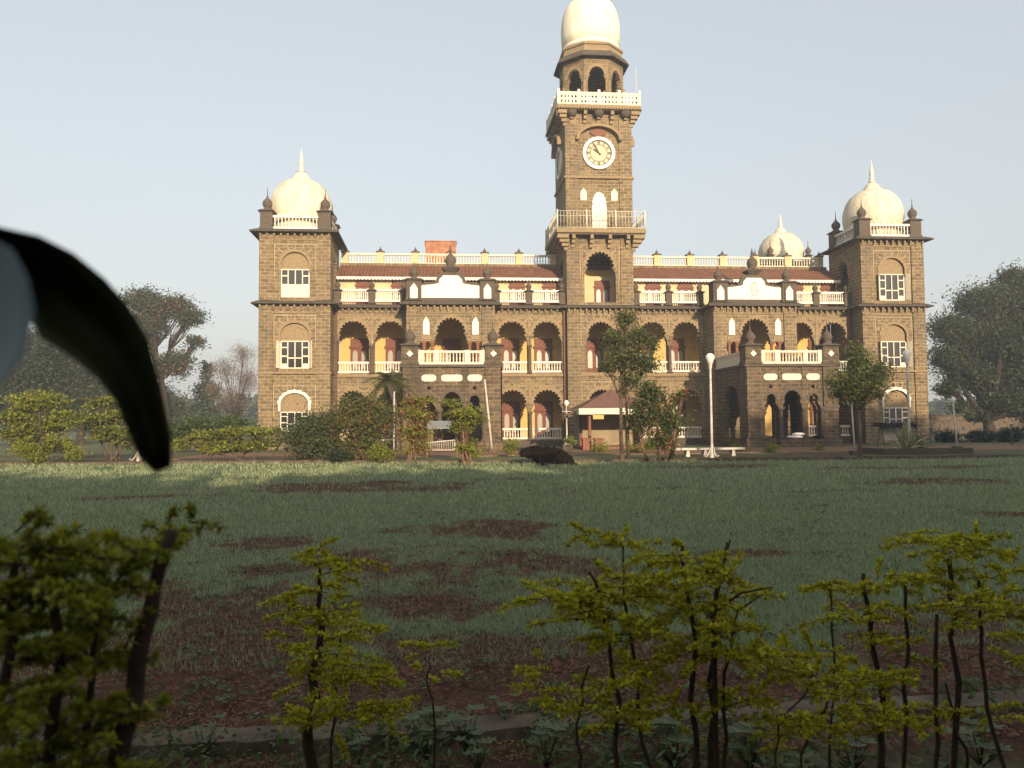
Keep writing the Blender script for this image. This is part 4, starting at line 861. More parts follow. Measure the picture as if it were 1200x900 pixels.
px_tree('golden_shrub', 'small pointed yellow bush at the foot of the rounded bush', 'shrub', 447, 543, [(446, 527, 7, 8), (440, 533, 10, 5), (453, 533, 8, 5)], .015, 2600, .045, 'l_yel', stems=6, base_r=.2, tips=50, spread=.5, shell=.2)
px_tree('garden_shrub', 'low dark green bush between the dark shrub and the rounded bush', 'shrub', 398, 543, [(395, 533, 12, 5), (408, 535, 10, 4)], .015, 2400, .05, 'l_dark', stems=6, base_r=.3, tips=50, spread=.5, shell=.2)
px_tree('golden_shrub', 'yellow seedling bushes in front of the large far-left shrub', 'shrub', 45, 545, [(30, 528, 10, 10), (42, 536, 12, 6), (78, 522, 5, 10), (88, 532, 10, 7), (60, 515, 5, 10)], .015, 3600, .05, 'l_yel', stems=10, base_r=.8, tips=70, spread=.5, shell=.2)
lab = ['yellow flowering clump nearest the kiosk front', 'yellow clump at the foot of the slender tree', 'yellow clump just right of the bushy tree', 'small yellow plant left of the stump', 'small yellow plant right of the stump',
       'small golden plant before the right portico corner', 'small golden plant before the right portico arches', 'pale green plant by the tilted pole foot', 'golden plant under the small tree by the palm', 'small plant at the right end of the right portico']
for i_, (px, py, rw, rh) in enumerate([(703, 526, 9, 7), (742, 528, 13, 8), (762, 522, 7, 6), (598, 524, 7, 9), (668, 516, 5, 6), (864, 526, 10, 6), (905, 526, 8, 5), (556, 533, 8, 7), (480, 533, 9, 6), (960, 528, 8, 5)]):
    px_tree('bedding_plant', lab[i_], 'plant', px, py+rh+2, [(px, py, rw, rh), (px-rw*.5, py+rh*.3, rw*.6, rh*.6)], .012, 900, .05, 'l_yel', dist=CD-13-(i_ % 4)*1.6, group='bedding plants before the palace', stems=4, base_r=.15, tips=24, spread=.5, shell=.2)
# background trees
px_tree('background_tree', 'tall grey-green tree with rusty dead patch and bare limbs, left of the palace', 'tree', 200, 505,
        [(165, 352, 24, 14), (198, 358, 26, 14), (222, 372, 18, 12), (180, 378, 20, 14), (160, 385, 24, 20), (230, 400, 12, 10), (205, 425, 22, 16), (150, 420, 20, 22)], .38, 34000, .13, 'l_grey', dist=CD+30, bark='bark_dark', tips=460, spread=.3, fork=.2, mat2='l_rust', frac2=.06, shell=.3, lean=(-1, 0))
px_tree('background_tree', 'bare pinkish leafless tree at the left tower corner', 'tree', 280, 505,
        [(285, 415, 18, 14), (262, 432, 18, 16), (290, 445, 16, 22), (270, 468, 24, 16), (250, 455, 10, 14)], .06, 13000, .11, 'l_pink', dist=CD+20, tips=500, spread=.35, shell=.2, aspect=.12, stems=10, base_r=.5, bark='twig')
px_tree('background_tree', 'dark conical conifer between the bare tree and the tall grey-green tree', 'tree', 242, 505, [(243, 435, 7, 14), (243, 460, 13, 16), (240, 482, 16, 14)], .2, 6000, .16, 'l_conif', dist=CD+38, bark='bark_dark', tips=160, spread=.35, shell=.3)
px_tree('background_tree', 'dark green tree nearest the left picture edge', 'tree', 20, 505, [(20, 440, 45, 26), (-20, 415, 40, 28), (10, 470, 60, 24), (55, 410, 22, 16)], .5, 70000, .14, 'l_dark', dist=CD+22, bark='bark_dark', tips=300, spread=.33, shell=.3)
px_tree('background_tree', 'dense dark tree behind the hanging leaf', 'tree', 95, 505, [(85, 410, 35, 24), (120, 430, 32, 26), (70, 445, 40, 28), (110, 470, 45, 22), (50, 395, 20, 12)], .4, 70000, .14, 'l_grey', dist=CD+26, bark='bark_dark', tips=320, spread=.33, shell=.3, mat2='l_dark', frac2=.5)
px_tree('background_tree', 'low grey-green tree left of the bare tree', 'tree', 165, 507, [(165, 465, 32, 18), (190, 475, 22, 16), (215, 490, 22, 9)], .3, 36000, .13, 'l_grey', dist=CD+34, bark='bark_dark', tips=200, spread=.33, shell=.3)
px_tree('background_tree', 'huge spreading dark tree right of the palace', 'tree', 1158, 510,
        [(1150, 355, 34, 20), (1190, 345, 34, 20), (1120, 385, 30, 20), (1165, 400, 42, 26), (1215, 390, 40, 40), (1110, 420, 20, 20), (1140, 440, 34, 16), (1190, 440, 36, 20), (1112, 455, 16, 12), (1200, 470, 26, 14), (1125, 478, 14, 8), (1175, 470, 40, 16), (1150, 488, 26, 8), (1195, 325, 26, 12), (1215, 480, 30, 18)], .6, 150000, .135, 'l_dark', dist=CD+20, bark='bark_dark', tips=900, spread=.34, fork=.15, shell=.35, mat2='l_grey', frac2=.35)
lab = ['leftmost of the small far conifers right of the palace', 'second of the small far conifers from the palace', 'third and tallest of the small far conifers', 'rightmost of the small far conifers']
for i_, px in enumerate((1107, 1116, 1127, 1135)):
    h_ = (492, 488, 483, 486)[i_]; px_tree('conifer', lab[i_], 'tree', px, 505, [(px, h_, 2.5, 6), (px, h_+8, 4, 7)], .2, 1500, .2, 'l_conif', dist=CD+75, bark='bark_dark', group='far conifers right of the palace', tips=40, spread=.4, shell=.3)
px_tree('background_shrub', 'dark bush under the huge tree right of the palace', 'shrub', 1130, 520, [(1110, 512, 18, 7), (1150, 512, 22, 7), (1185, 510, 22, 8)], .06, 7000, .09, 'l_dark', dist=CD-2, stems=8, base_r=1, tips=140, spread=.4, shell=.3)
px_tree('background_shrub', 'dark green undergrowth behind the low golden hedge shrub', 'shrub', 250, 520, [(230, 500, 20, 10), (270, 498, 24, 9), (205, 505, 14, 10)], .06, 6000, .09, 'l_mid', dist=CD-8, stems=8, base_r=1.4, tips=140, spread=.4, shell=.3)
# far wood
def far_wood():
    P = []
    for x in np.linspace(-230, 260, 260):
        h = 5+4*float(fbm(np.array([x]), np.array([0.]), 25, 90)[0]); y = 125+rng.random()*20
        k = 130; P.append(np.stack([x+rng.normal(size=k)*2.2, y+rng.normal(size=k)*2.5, h*rng.random(k)**.6*(.75+.35*rng.random())], 1))
    c, f = leaf_quads(np.concatenate(P), .75, 0, .7); return link('distant_wood', np_mesh('distant_wood', c, f, ['l_dark']))
tag(far_wood(), 'far-off line of dark trees fading into haze', 'wood', kind='stuff')
# trees behind the viewer that shade the lawn
lab = ['broad shade tree behind the viewer, far left', 'broad shade tree behind the viewer, left of centre', 'broad shade tree straight behind the viewer', 'broad shade tree behind the viewer, right of centre', 'tall shade tree behind the viewer, fourth from the right end', 'very tall shade tree behind the viewer, third from the right end', 'tallest shade tree behind the viewer, second from the right end', 'shade tree behind the viewer, rightmost of the row']
for i_, (x, h) in enumerate([(-32, 13.4), (-20, 12.9), (-8, 12.7), (3, 13.8), (12, 16.0), (20, 20.5), (29, 24.0), (40, 24.0)]):
    T = thing('shade_tree', lab[i_], 'tree', (0, 0, 0), 0, 'shade trees behind the viewer'); y = -76; x += 11.3*.35
    bl = [(x+dx*6.5, y+random.uniform(-2, 2), h*hz, 4.2, 3.2, h*.17) for dx, hz in ((-.8, .6), (0, .82), (.8, .62), (-.45, .78), (.5, .76), (0, .55), (-.9, .38), (.9, .36), (0, .3), (-.4, .12), (.5, .14))]
    plant(T, (x, y, 0), bl, .4, 9000, .42, 'l_dark', tips=220, spread=.33, shell=.2, aspect=.7)

# palm at the left portico
def palm():
    v_ = at(462, 520, CD-9.0); X0, Y0 = v_.x, v_.y; T = thing('palm_tree', 'small fan-crowned palm against the left portico wall', 'palm')
    b = MB(); z = 4.1; b.tube([(X0+.25, Y0, -.1), (X0+.2, Y0, 1.5), (X0, Y0, 3), (X0-.35, Y0, z)], [.2, .15, .14, .17], 9); b.build('trunk', 'bark', T)
    c, f = [], []; P = []
    for i_ in range(44):
        az = 2*PI*i_/30+random.uniform(-.2, .2); el = random.uniform(-.5, 1.2); Lg = random.uniform(1.3, 1.9); mb = MB(); pts = []
        for k in range(7):
            t = k/6; pts.append(Vector((X0-.35+math.cos(az)*math.cos(el)*Lg*t, Y0+math.sin(az)*math.cos(el)*Lg*t, z+math.sin(el)*Lg*t-.9*t*t*Lg*.6)))
        P.append(pts)
    b = MB()
    for pts in P:
        b.tube(pts, [.02, .018, .015, .012, .01, .008, .005], 4)
        for k in range(1, 7):
            for sub in (0, .33, .66):
                p = pts[k-1].lerp(pts[k], sub); t = (pts[k]-pts[k-1]).normalized(); sd_ = t.cross(Vector((0, 0, 1))).normalized()
                for s_ in (-1, 1):
                    d = (sd_*s_*.8+t*.55+Vector((0, 0, -.25))).normalized()*random.uniform(.35, .5); n_ = t*.05
                    b.add([p-n_*.4, p+n_*.6, p+d], [(0, 1, 2)])
    b.build('fronds', 'l_olive', T)
palm()
# variegated agave
def agave(px, py, label, n, L, m1='l_agave', m2='l_cream', grp=None):
    g = G0(px, py); T = thing('agave', label, 'agave', (g.x, g.y, 0)); b = MB()
    for i_ in range(n):
        az = 2*PI*i_/n*2.4; el = R(random.uniform(15, 80)); l = L*random.uniform(.75, 1.1); ca, sa = math.cos(az), math.sin(az); q = Vector((-sa, ca, 0))
        w_ = [.035, .07, .075, .06, .03, .003]; pts = [Vector((ca*math.cos(el)*l*t, sa*math.cos(el)*l*t, .1+math.sin(el)*l*t-.35*l*t*t*math.cos(el))) for t in (0, .2, .45, .7, .88, 1)]
        for a in range(5):
            for s_ in (-1, 1):
                b.add([pts[a]+Vector((0, 0, -.01)), pts[a]+q*s_*w_[a]*.65, pts[a+1]+q*s_*w_[a+1]*.65, pts[a+1]], [(0, 1, 2, 3)], 0)
                b.add([pts[a]+q*s_*w_[a]*.65, pts[a]+q*s_*w_[a]+Vector((0, 0, .01)), pts[a+1]+q*s_*w_[a+1]+Vector((0, 0, .01)), pts[a+1]+q*s_*w_[a+1]*.65], [(0, 1, 2, 3)], 1)
    b.build('leaves', [m1, m2], T)
    return T
agave(1062, 533, 'large spiky cream-edged agave in the bed by the right tower', 34, 1.55)
agave(1078, 531, 'smaller plain green agave at the right end of the tower bed', 22, 1.0, 'l_agave', 'l_mid')
b = MB(); b.box(8.9, 13.2, -20.6, -20.3, 0, .32); b.box(8.9, 9.2, -20.29, -18.2, 0, .32); b.box(9.2, 13.0, -20.29, -18.2, 0, .22, 1); tag(b.build('planting_bed', ['weathered', 'clod']), 'low dark stone-edged bed holding the agaves', 'planter')

# ------------------------------------------------------------ garden things
def lamp(px, py, label, h, rg, grp=None):
    g = G0(px, py); T = thing('globe_lamp', label, 'lamp post', (g.x, g.y, 0), 0, 'white globe lamp posts')
    b = MB(); b.lathe(0, 0, [(.13, .0), (.12, .25), (.08, .5), (.058, .65), (.05, h-.5), (.05, h-.3), (.085, h-.25), (.07, h-.18), (.12, h-.02)], 12); b.build('post', 'metal', T)
    for k in range(4):
        a = k*PI/2+.4; q = MB(); c, s_ = math.cos(a), math.sin(a); q.tube([(c*.1, s_*.1, .5), (c*.16, s_*.16, .25), (c*.3, s_*.3, .1), (c*.42, s_*.42, .16), (c*.36, s_*.36, .22)], [.03, .03, .028, .025, .02], 6); q.build('foot', 'metal', T)
    q = MB(); q.lathe(0, 0, [(.12, h-.02), (rg*.7, h+rg*.25), (rg, h+rg*.9), (rg*.92, h+rg*1.4), (rg*.6, h+rg*1.8), (.02, h+rg*1.98)], 20); q.build('globe', 'globe', T)
    q = MB(); q.box(-.45, .45, -.45, .45, -.1, .06); q.build('base', 'redblock', T)
    return T
lamp(834.5, 538, 'tall white globe lamp post before the right portico', 4.2, .2)
lamp(1066.5, 533, 'tall white globe lamp post rising from the agave bed', 4.5, .2)
lamp(163, 542, 'globe lamp post almost hidden by the hanging leaf, only its foot showing', 4.15, .25)
T = thing('garden_lamp', 'small white cross-armed globe lamp beside the kiosk', 'lamp post', (-3.35, -6, .3))
b = MB(); b.lathe(0, 0, [(.2, 0), (.12, .2), (.06, .45), (.05, .6), (.045, 2.35), (.08, 2.4)], 10); b.build('post', 'metal', T)
b = MB(); b.tube([(-.3, 0, 2.05), (.3, 0, 2.05)], .03, 6); b.build('crossbar', 'metal', T); b = MB(); b.lathe(0, 0, [(.07, 2.4), (.15, 2.5), (.16, 2.6), (.1, 2.72), (.01, 2.76)], 14); b.build('globe', 'globe', T)
b = MB(); b.box(-.3, .3, -.3, .3, -.35, 0); b.build('plinth', 'weathered', T)
def pole(p0, p1, r, label, name='pole', m='metal', foot=True, cap=0):
    T = thing(name, label, 'pole', (p0[0], p0[1], 0)); d = Vector((p1[0]-p0[0], p1[1]-p0[1], p1[2])); b = MB(); b.tube([(0, 0, 0), d*.5, d], [r, r*.9, r*.8], 8); b.build('shaft', m, T)
    if foot: b = MB(); b.box(-.2, .2, -.2, .2, -.05, .22); b.build('footing', 'kerb', T)
    if cap: b = MB(); b.lathe(d.x, d.y, [(r*1.4, d.z), (r*2.2, d.z+.08), (r*2.2, d.z+cap), (.01, d.z+cap+.08)], 10); b.build('lamp_head', 'globe', T)
g = G0(461.5, 533); pole((g.x, g.y), (g.x+.03, g.y, 3.4), .045, 'slim upright white pole beside the palm')
g = G0(577, 531); pole((g.x, g.y), (g.x-.4, g.y, 4.1), .06, 'tilted white pole leaning against the left portico side')
g = G0(1002, 534); pole((g.x, g.y), (g.x-.1, g.y, 2.5), .045, 'short white pole under the round-headed tree')
g = G0(1122, 528); pole((g.x, g.y), (g.x-.15, g.y, 2.55), .05, 'white post with small lamp head at the right garden edge', cap=.18)
g = G0(1186, 523); pole((g.x, g.y), (g.x, g.y, 1.2), .035, 'low grey post farthest right near the boundary', m='kerb', foot=False)
# charred stump
def stump():
    g = G0(640, 545); T = thing('tree_stump', 'blackened uprooted tree stump lying on the lawn edge', 'stump', (g.x, g.y, 0)); b = MB()
    sg, rn = 30, 13; v = []; f = []
    prof = [(-1.02, .04, .46), (-.92, .11, .47), (-.74, .19, .49), (-.52, .26, .48), (-.3, .32, .44), (-.08, .36, .40), (.15, .375, .375), (.35, .36, .36), (.55, .31, .33), (.74, .25, .28), (.9, .18, .22), (1.03, .1, .15), (1.1, .04, .1)]
    r_ = random.Random(4)
    for j, (x, r, zc) in enumerate(prof):
        for i_ in range(sg):
            a = 2*PI*i_/sg; rr = r*(1+.18*math.sin(3*a+x*4)+.1*math.sin(7*a+2*x)+r_.uniform(-.09, .09)+.06*math.sin(11*a+5*x)); rr *= 1+.22*(float(fbm(np.array([x*2.2+3]), np.array([a*1.1]), .5, 66)[0])-.5)*1.8; v.append((x+r_.uniform(-.03, .03), rr*1.15*math.cos(a), max(-.02, zc+rr*math.sin(a)*(.8 if math.sin(a) > 0 else 1.05))))
    for j in range(rn-1):
        for i_ in range(sg): a = j*sg+i_; c = j*sg+(i_+1) % sg; f.append((a, c, c+sg, a+sg))
    b.add(v, f, 0, True); b.add(v[:sg][::-1], [tuple(range(sg))], 0); b.add(v[-sg:], [tuple(range(sg))], 1); b.build('log', ['char', 'cutwood'], T)
    q = MB(); q.tube([(-.5, -.1, .5), (-.85, -.12, .42), (-1.0, -.15, .34)], [.14, .1, .03], 7); q.tube([(.6, -.1, .15), (.95, -.3, .08), (1.15, -.35, .02)], [.12, .07, .03], 7); q.tube([(-.3, -.2, .3), (-.2, -.5, .05), (0, -.7, 0)], [.12, .08, .04], 7); q.tube([(.1, -.3, .25), (.25, -.5, .12), (.5, -.6, .1), (.6, -.6, .02)], [.09, .07, .05, .02], 6)
    q.build('root', 'char', T)
    q = MB(); rr_ = random.Random(11)
    for k in range(70):
        x = rr_.uniform(-.95, 1.0); a = rr_.uniform(.1, PI-.1)+(PI if rr_.random() < .25 else 0); j = min(range(len(prof)), key=lambda i_: abs(prof[i_][0]-x)); R0, z0 = prof[j][1], prof[j][2]
        p = Vector((x, R0*math.cos(a)*1.05, z0+R0*.78*math.sin(a))); d = Vector((rr_.uniform(-.6, .6), math.cos(a)*.6, math.sin(a)*rr_.uniform(.1, .8))).normalized(); L = rr_.uniform(.05, .17); t = d.cross(Vector((.3, .2, 1))).normalized()*rr_.uniform(.03, .08); u = d.cross(t).normalized()*rr_.uniform(.02, .05)
        b0 = [p-d*.05+t, p-d*.05+u, p-d*.05-t, p-d*.05-u]; q.add(b0+[p+d*L+t*.3, p+d*L*.8-t*.4], [(0, 1, 4), (1, 2, 5, 4), (2, 3, 5), (3, 0, 4, 5), (3, 2, 1, 0)], 0)
    q.build('broken_bark', 'char', T)
stump()
# kiosk
def kiosk():
    T = thing('garden_kiosk', 'small open kiosk with maroon pyramid roof before the clock tower', 'kiosk', (0, 0, 0)); Y0 = -6.0
    b = MB(); x0, x1 = -2.55, 1.55; ya, yb = Y0-1.6, Y0+1.9; cx_ = (x0+x1)/2; cy_ = (ya+yb)/2; v = [(x0-.3, ya-.3, 2.5), (x1+.3, ya-.3, 2.5), (x1+.3, yb+.3, 2.5), (x0-.3, yb+.3, 2.5), (cx_, cy_, 3.75)]
    b.add(v, [(0, 1, 4), (1, 2, 4), (2, 3, 4), (3, 0, 4), (3, 2, 1, 0)]); R_ = b.build('roof', 'maroon', T)
    b = MB(); b.box(x0-.32, x1+.32, ya-.34, ya-.301, 2.14, 2.5); b.box(x0-.36, x0-.321, ya-.34, yb+.3, 2.14, 2.5); b.box(x1+.321, x1+.36, ya-.34, yb+.3, 2.14, 2.5); b.build('fascia', 'cream', R_)
    b = MB(); b.box(x0+.2, x1, yb-.15, yb, .2, 2.13); b.build('rear_wall', 'beige', T)
    for sx in (x0, x1-.08): q = MB(); q.box(sx, sx+.08, yb-1.5, yb-.16, .3, 2.1); q.build('side_panel', 'bluegrey', T)
    p = None
    for xx in (x0+.35, x1-.1):
        for yy in (ya+.1, yb-.35):
            q = MB(); q.lathe(0, 0, [(.14, 0), (.13, .2), (.1, .3), (.1, 1.85), (.14, 1.94)], 8); p = rep(p, T, (xx, yy, .2)) if p else q.build('post', 'redblock', T, (xx, yy, .2))
    b = MB(); b.box(x0-.1, x1+.1, ya-.1, yb+.1, -.05, .2); b.build('floor', 'redblock', T)
    b = MB(); b.box(x0+.5, x0+1.15, ya-.28, ya-.22, 1.85, 2.1); b.build('yellow_board', 'yellow', T)  # small yellow board below the front fascia
    # lean-to awning at its left
    b = MB(); v = [(x0-1.1, ya+.5, 2.1), (x0-.37, ya+.5, 2.35), (x0-.37, yb, 2.35), (x0-1.1, yb, 2.1)]; v += [(a, c, z-.06) for a, c, z in v]; b.add(v, [(0, 1, 2, 3), (7, 6, 5, 4), (0, 4, 5, 1), (3, 2, 6, 7), (0, 3, 7, 4), (1, 5, 6, 2)]); b.build('side_awning', 'maroon', T)
kiosk()
lab = ['left red stone pedestal block before the kiosk', 'right red stone pedestal block before the kiosk', 'red stone block between the two trees by the kiosk']
for i_, (x, y) in enumerate([(-2.75, -9.4), (-2.2, -10.2), (1.9, -10)]):
    b = MB(); b.box(-.24, .24, -.24, .24, -.05, .6); b.frustum(-.28, .28, -.28, .28, .601, .66, 0); b.frustum(-.28, .28, -.28, .28, .661, .7, -.08); o = b.build('pedestal', 'redblock', None, (x, y, .07)); tag(o, lab[i_], 'pedestal', 'red pedestals by the kiosk')
# bust column
T = thing('garden_statue', 'pale carved statue on a tall stone pillar right of the bushy tree', 'statue', (2.85, -8, .07))
b = MB(); b.box(-.35, .35, -.35, .35, -.1, .3); b.lathe(0, 0, [(.26, .3), (.2, .5), (.18, 1.75), (.26, 1.9)], 12); b.box(-.45, .45, -.45, .45, 1.9, 2.02); b.build('pillar', 'beige', T)
b = MB(); b.lathe(0, 0, [(.2, 2.02), (.22, 2.25), (.26, 2.5), (.2, 2.66), (.09, 2.72), (.08, 2.78), (.13, 2.88), (.14, 3.0), (.1, 3.12), (.02, 3.17)], 14); b.build('figure', 'white', T)
# white slab bench
T = thing('garden_bench', 'long low white stone bench by the tall globe lamp', 'bench', (.55, -20.2, 0)); b = MB(); b.box(-1.35, 1.9, -.28, .28, .36, .45); b.build('seat', 'metal', T)
for x in (-.7, .1, 1.4): b = MB(); b.add([(x-.1, -.2, 0), (x+.1, -.2, 0), (x-.05, -.2, .36), (x+.05, -.2, .36), (x-.1, .2, 0), (x+.1, .2, 0), (x-.05, .2, .36), (x+.05, .2, .36)], [(0, 1, 3, 2), (4, 6, 7, 5), (0, 4, 5, 1), (0, 2, 6, 4), (1, 5, 7, 3)]); b.build('leg', 'metal', T)
# white railing section with blue-grey awning at left portico
T = thing('railing_gate', 'low white slatted railing standing before the left portico', 'railing', (-11.2, -10.5, .07)); b = MB()
b.tube([(-.85, 0, .52), (.85, 0, .66)], .035, 5); b.tube([(-.85, 0, .12), (.85, 0, .12)], .03, 5)
for i_ in range(15): x = -.85+1.7*i_/14; b.tube([(x, 0, 0 if i_ in (0, 14) else .12), (x, 0, .52+.14*i_/14)], .03 if i_ in (0, 14) else .014, 5)
b.build('rails', 'metal', T)
T = thing('market_canopy', 'small dark flat canopy on thin posts before the left portico', 'canopy', (-11.0, -9.3, .07)); b = MB(); v = [(-.95, -.6, 1.35), (.95, -.6, 1.35), (.8, .5, 1.75), (-.8, .5, 1.75)]; v += [(x, y, z-.05) for x, y, z in v]
b.add(v, [(0, 1, 2, 3), (7, 6, 5, 4), (0, 4, 5, 1), (3, 2, 6, 7), (0, 3, 7, 4), (1, 5, 6, 2)]); b.build('canopy_top', 'bluegrey', T)
for x, y, z in ((-.85, -.55, 1.31), (.85, -.55, 1.31), (.75, .45, 1.67), (-.75, .45, 1.67)): b = MB(); b.tube([(x, y, 0), (x, y, z)], .03, 6); b.build('post', 'bark', T)
# sacks on the right portico ledge
def sack(x, y, z, L, label, rz=0, m='sack'):
    b = MB(); v = []; f = []; n, sg = 9, 14
    for j in range(n):
        t = j/(n-1); r = .02+.98*math.sin(PI*t)**.45 if 0 < t < 1 else .04
        for i_ in range(sg): a = 2*PI*i_/sg; v.append(((t-.5)*L, .22*r*math.cos(a), .1+.1*r*math.sin(a)*(1+.15*math.sin(3*t*6+a))))
    for j in range(n-1):
        for i_ in range(sg): a = j*sg+i_; c = j*sg+(i_+1) % sg; f.append((a, c, c+sg, a+sg))
    b.add(v, f, 0, True); o = b.build('sack', m, None, (x, y, z)); o.rotation_euler.z = rz; tag(o, label, 'sack')
sack(10.4, G-.32, .57, 1.1, 'white filled sack lying lowest on the right portico ledge'); sack(10.65, G-.3, .74, .9, 'white filled sack lying on top of another on the portico ledge', .08); sack(11.9, G-.3, .57, .7, 'dark flat bundle right of the white sacks on the portico ledge', 0, 'thatch')
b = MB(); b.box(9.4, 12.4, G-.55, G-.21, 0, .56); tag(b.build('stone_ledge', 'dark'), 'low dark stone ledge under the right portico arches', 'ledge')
# dark-covered trestle table below right tower window
T = thing('trestle_table', 'tall trestle stand with dark ragged cover below the right tower window', 'table', (17.5, -6.5, 0)); b = MB(); n = 24
top = []
for j in range(5):
    for i_ in range(n): top.append((-1.25+2.5*i_/(n-1), -.5+j*.25, 1.42+random.uniform(-.04, .05)+(.03 if j in (1, 2, 3) else -.06)))
b.add(top, [(j*n+i_, j*n+i_+1, (j+1)*n+i_+1, (j+1)*n+i_) for j in range(4) for i_ in range(n-1)]); b.box(-1.2, 1.2, -.45, .45, 1.25, 1.34)
for i_ in range(n-1): x = -1.25+2.5*i_/(n-1); b.add([(x, -.5, 1.38), (x+.12, -.5, 1.38), (x+.1, -.55, 1.2-random.random()*.12), (x, -.55, 1.2-random.random()*.12)], [(0, 1, 2, 3)])
b.build('cover', 'thatch', T)
for x in (-.85, .85):
    for s_ in (-1, 1): b = MB(); b.tube([(x+s_*.05, 0, 1.25), (x+s_*.4, s_*.3, 0)], .035, 6); b.build('leg', 'bark', T)
b = MB(); b.box(-.4, 1.0, .3, .34, .35, 1.2); tag(b.build('white_board', 'metal', None, (17.5, -6.2, 0)), 'blank white board standing under the dark-covered trestle', 'board')
# low boundary wall and fence far right
T = thing('boundary_wall', 'long low grey wall under the huge tree right of the palace', 'wall', (0, 0, 0)); b = MB(); b.box(24.5, 95, 34, 34.4, 0, 2.2); b.build('wall_body', 'kerb', T); b = MB(); b.box(24.4, 95.1, 33.9, 34.5, 2.201, 2.35); b.build('coping', 'weathered', T)

# ------------------------------------------------------------ foreground hedge plants
def spray(leaves, wood, p, d, L, nl, ls, r=.004, droop=.25):
    """one leafy side shoot: axis from p along d, small leaves in whorls along it"""
    d = d.normalized(); pts = []; k = 6
    side = Vector((random.uniform(-.3, .3), random.uniform(-.3, .3), random.uniform(-.1, .2)))
    for i_ in range(k+1): t = i_/k; pts.append(p+d*L*t+side*L*t*t*.5+Vector((0, 0, -droop*L*t*t)))
    wood.tube(pts, [r*(1-.75*i_/k) for i_ in range(k+1)], 5)
    for _ in range(nl):
        t = .12+.88*random.random()**.8; i_ = min(k-1, int(t*k)); q = pts[i_].lerp(pts[i_+1], t*k-i_); ax = (pts[i_+1]-pts[i_]).normalized()
        o = Vector((random.gauss(0, 1), random.gauss(0, 1), random.gauss(0, .7)+.25)); o -= ax*o.dot(ax)*.7; o.normalize(); o = (o+ax*.5).normalized()
        l = ls*random.uniform(.6, 1.25); sd_ = o.cross(Vector((random.uniform(-.4, .4), random.uniform(-.4, .4), 1))).normalized()*l*.26; up_ = sd_.cross(o).normalized()*l*.08
        leaves.append((q+o*l*.08, q+o*l*.45+sd_+up_, q+o*l, q+o*l*.45-sd_+up_))
def fore_plant(label, d, stems, sprays, ls=.0145, lm='l_fore', dens=1.0, name='hedge_plant', grp='golden hedge plants in the foreground', den=1.35):
    T = thing(name, label, 'hedge plant', (0, 0, 0), 0, grp); wood = MB(); LV = []
    for s in stems:                                            # (list of px points, r0, r1)
        P = [Vector(W(x, y, d+(s[3] if len(s) > 3 else 0))) for x, y in s[0]]; g = P[0].copy(); g.z = -.05; dn = (P[0]-P[1]).normalized()
        P = [Vector((P[0].x+dn.x*.3, P[0].y, -.05))]+P; n = len(P); Q = []
        for i_ in range(n-1):
            for k in range(3): Q.append(P[i_].lerp(P[i_+1], k/3)+Vector((random.uniform(-.009, .009), random.uniform(-.009, .009), 0))*(d/2))
        Q.append(P[-1]); wood.tube(Q, [.8*(s[1]+(s[2]-s[1])*i_/(len(Q)-1))*random.uniform(.9, 1.12) for i_ in range(len(Q))], 8)
    for (x, y, dx, dy, nb, dd) in sprays:                      # cluster centre px, half-size px, number of shoots, depth offset
        for _ in range(int(nb*den)):
            px_, py_ = x+random.gauss(0, dx*.5), y+random.gauss(0, dy*.5); p = Vector(W(px_, py_, d+dd+random.gauss(0, .05*d)))
            dr = Vector((random.gauss(0, 1), random.gauss(0, .6), random.uniform(-.1, .5))); L = random.uniform(.05, .13)*(1 if dx > 15 else .75)*min(1.1, d/2)
            spray(LV, wood, p, dr, L, int(95*dens*L/.1), ls, .0012)
    wood.build('stems', 'twig', T)
    c = np.array([[tuple(v) for v in q] for q in LV]).reshape(-1, 3); me = np_mesh('foliage', c, np.arange(len(c)).reshape(-1, 4), [lm]); link('foliage', me, T)
    return T
def line(x0, y0, x1, y1, n, dx, dy, nb, dd=0): return [(x0+(x1-x0)*i/(n-1), y0+(y1-y0)*i/(n-1), dx, dy, nb, dd) for i in range(n)]
fore_plant('out-of-focus dense hedge plant filling the lower left corner, thick stem leaning right', .72,
           [([(135, 905), (160, 780), (185, 690), (203, 622)], .012, .006), ([(60, 905), (70, 760), (60, 640)], .008, .004), ([(-20, 905), (10, 760), (20, 650)], .008, .004), ([(95, 905), (110, 800), (120, 650)], .006, .003)],
           [(40, 640, 50, 10, 14, 0), (110, 650, 40, 12, 12, 0), (20, 690, 40, 14, 13, 0), (90, 700, 50, 14, 14, 0), (150, 690, 25, 14, 6, 0), (40, 760, 50, 24, 16, 0), (110, 770, 40, 20, 12, 0), (20, 830, 50, 25, 16, 0), (90, 850, 50, 25, 15, 0), (20, 890, 50, 15, 12, 0), (160, 835, 30, 8, 5, 0), (60, 660, 60, 12, 18, .05), (70, 730, 60, 16, 18, .05), (170, 640, 15, 8, 5, 0), (195, 625, 12, 8, 6, .1), (225, 612, 16, 3, 2, .1), (100, 895, 50, 10, 10, 0)], .0085, lm='l_foredark', dens=2.0, den=1.35)
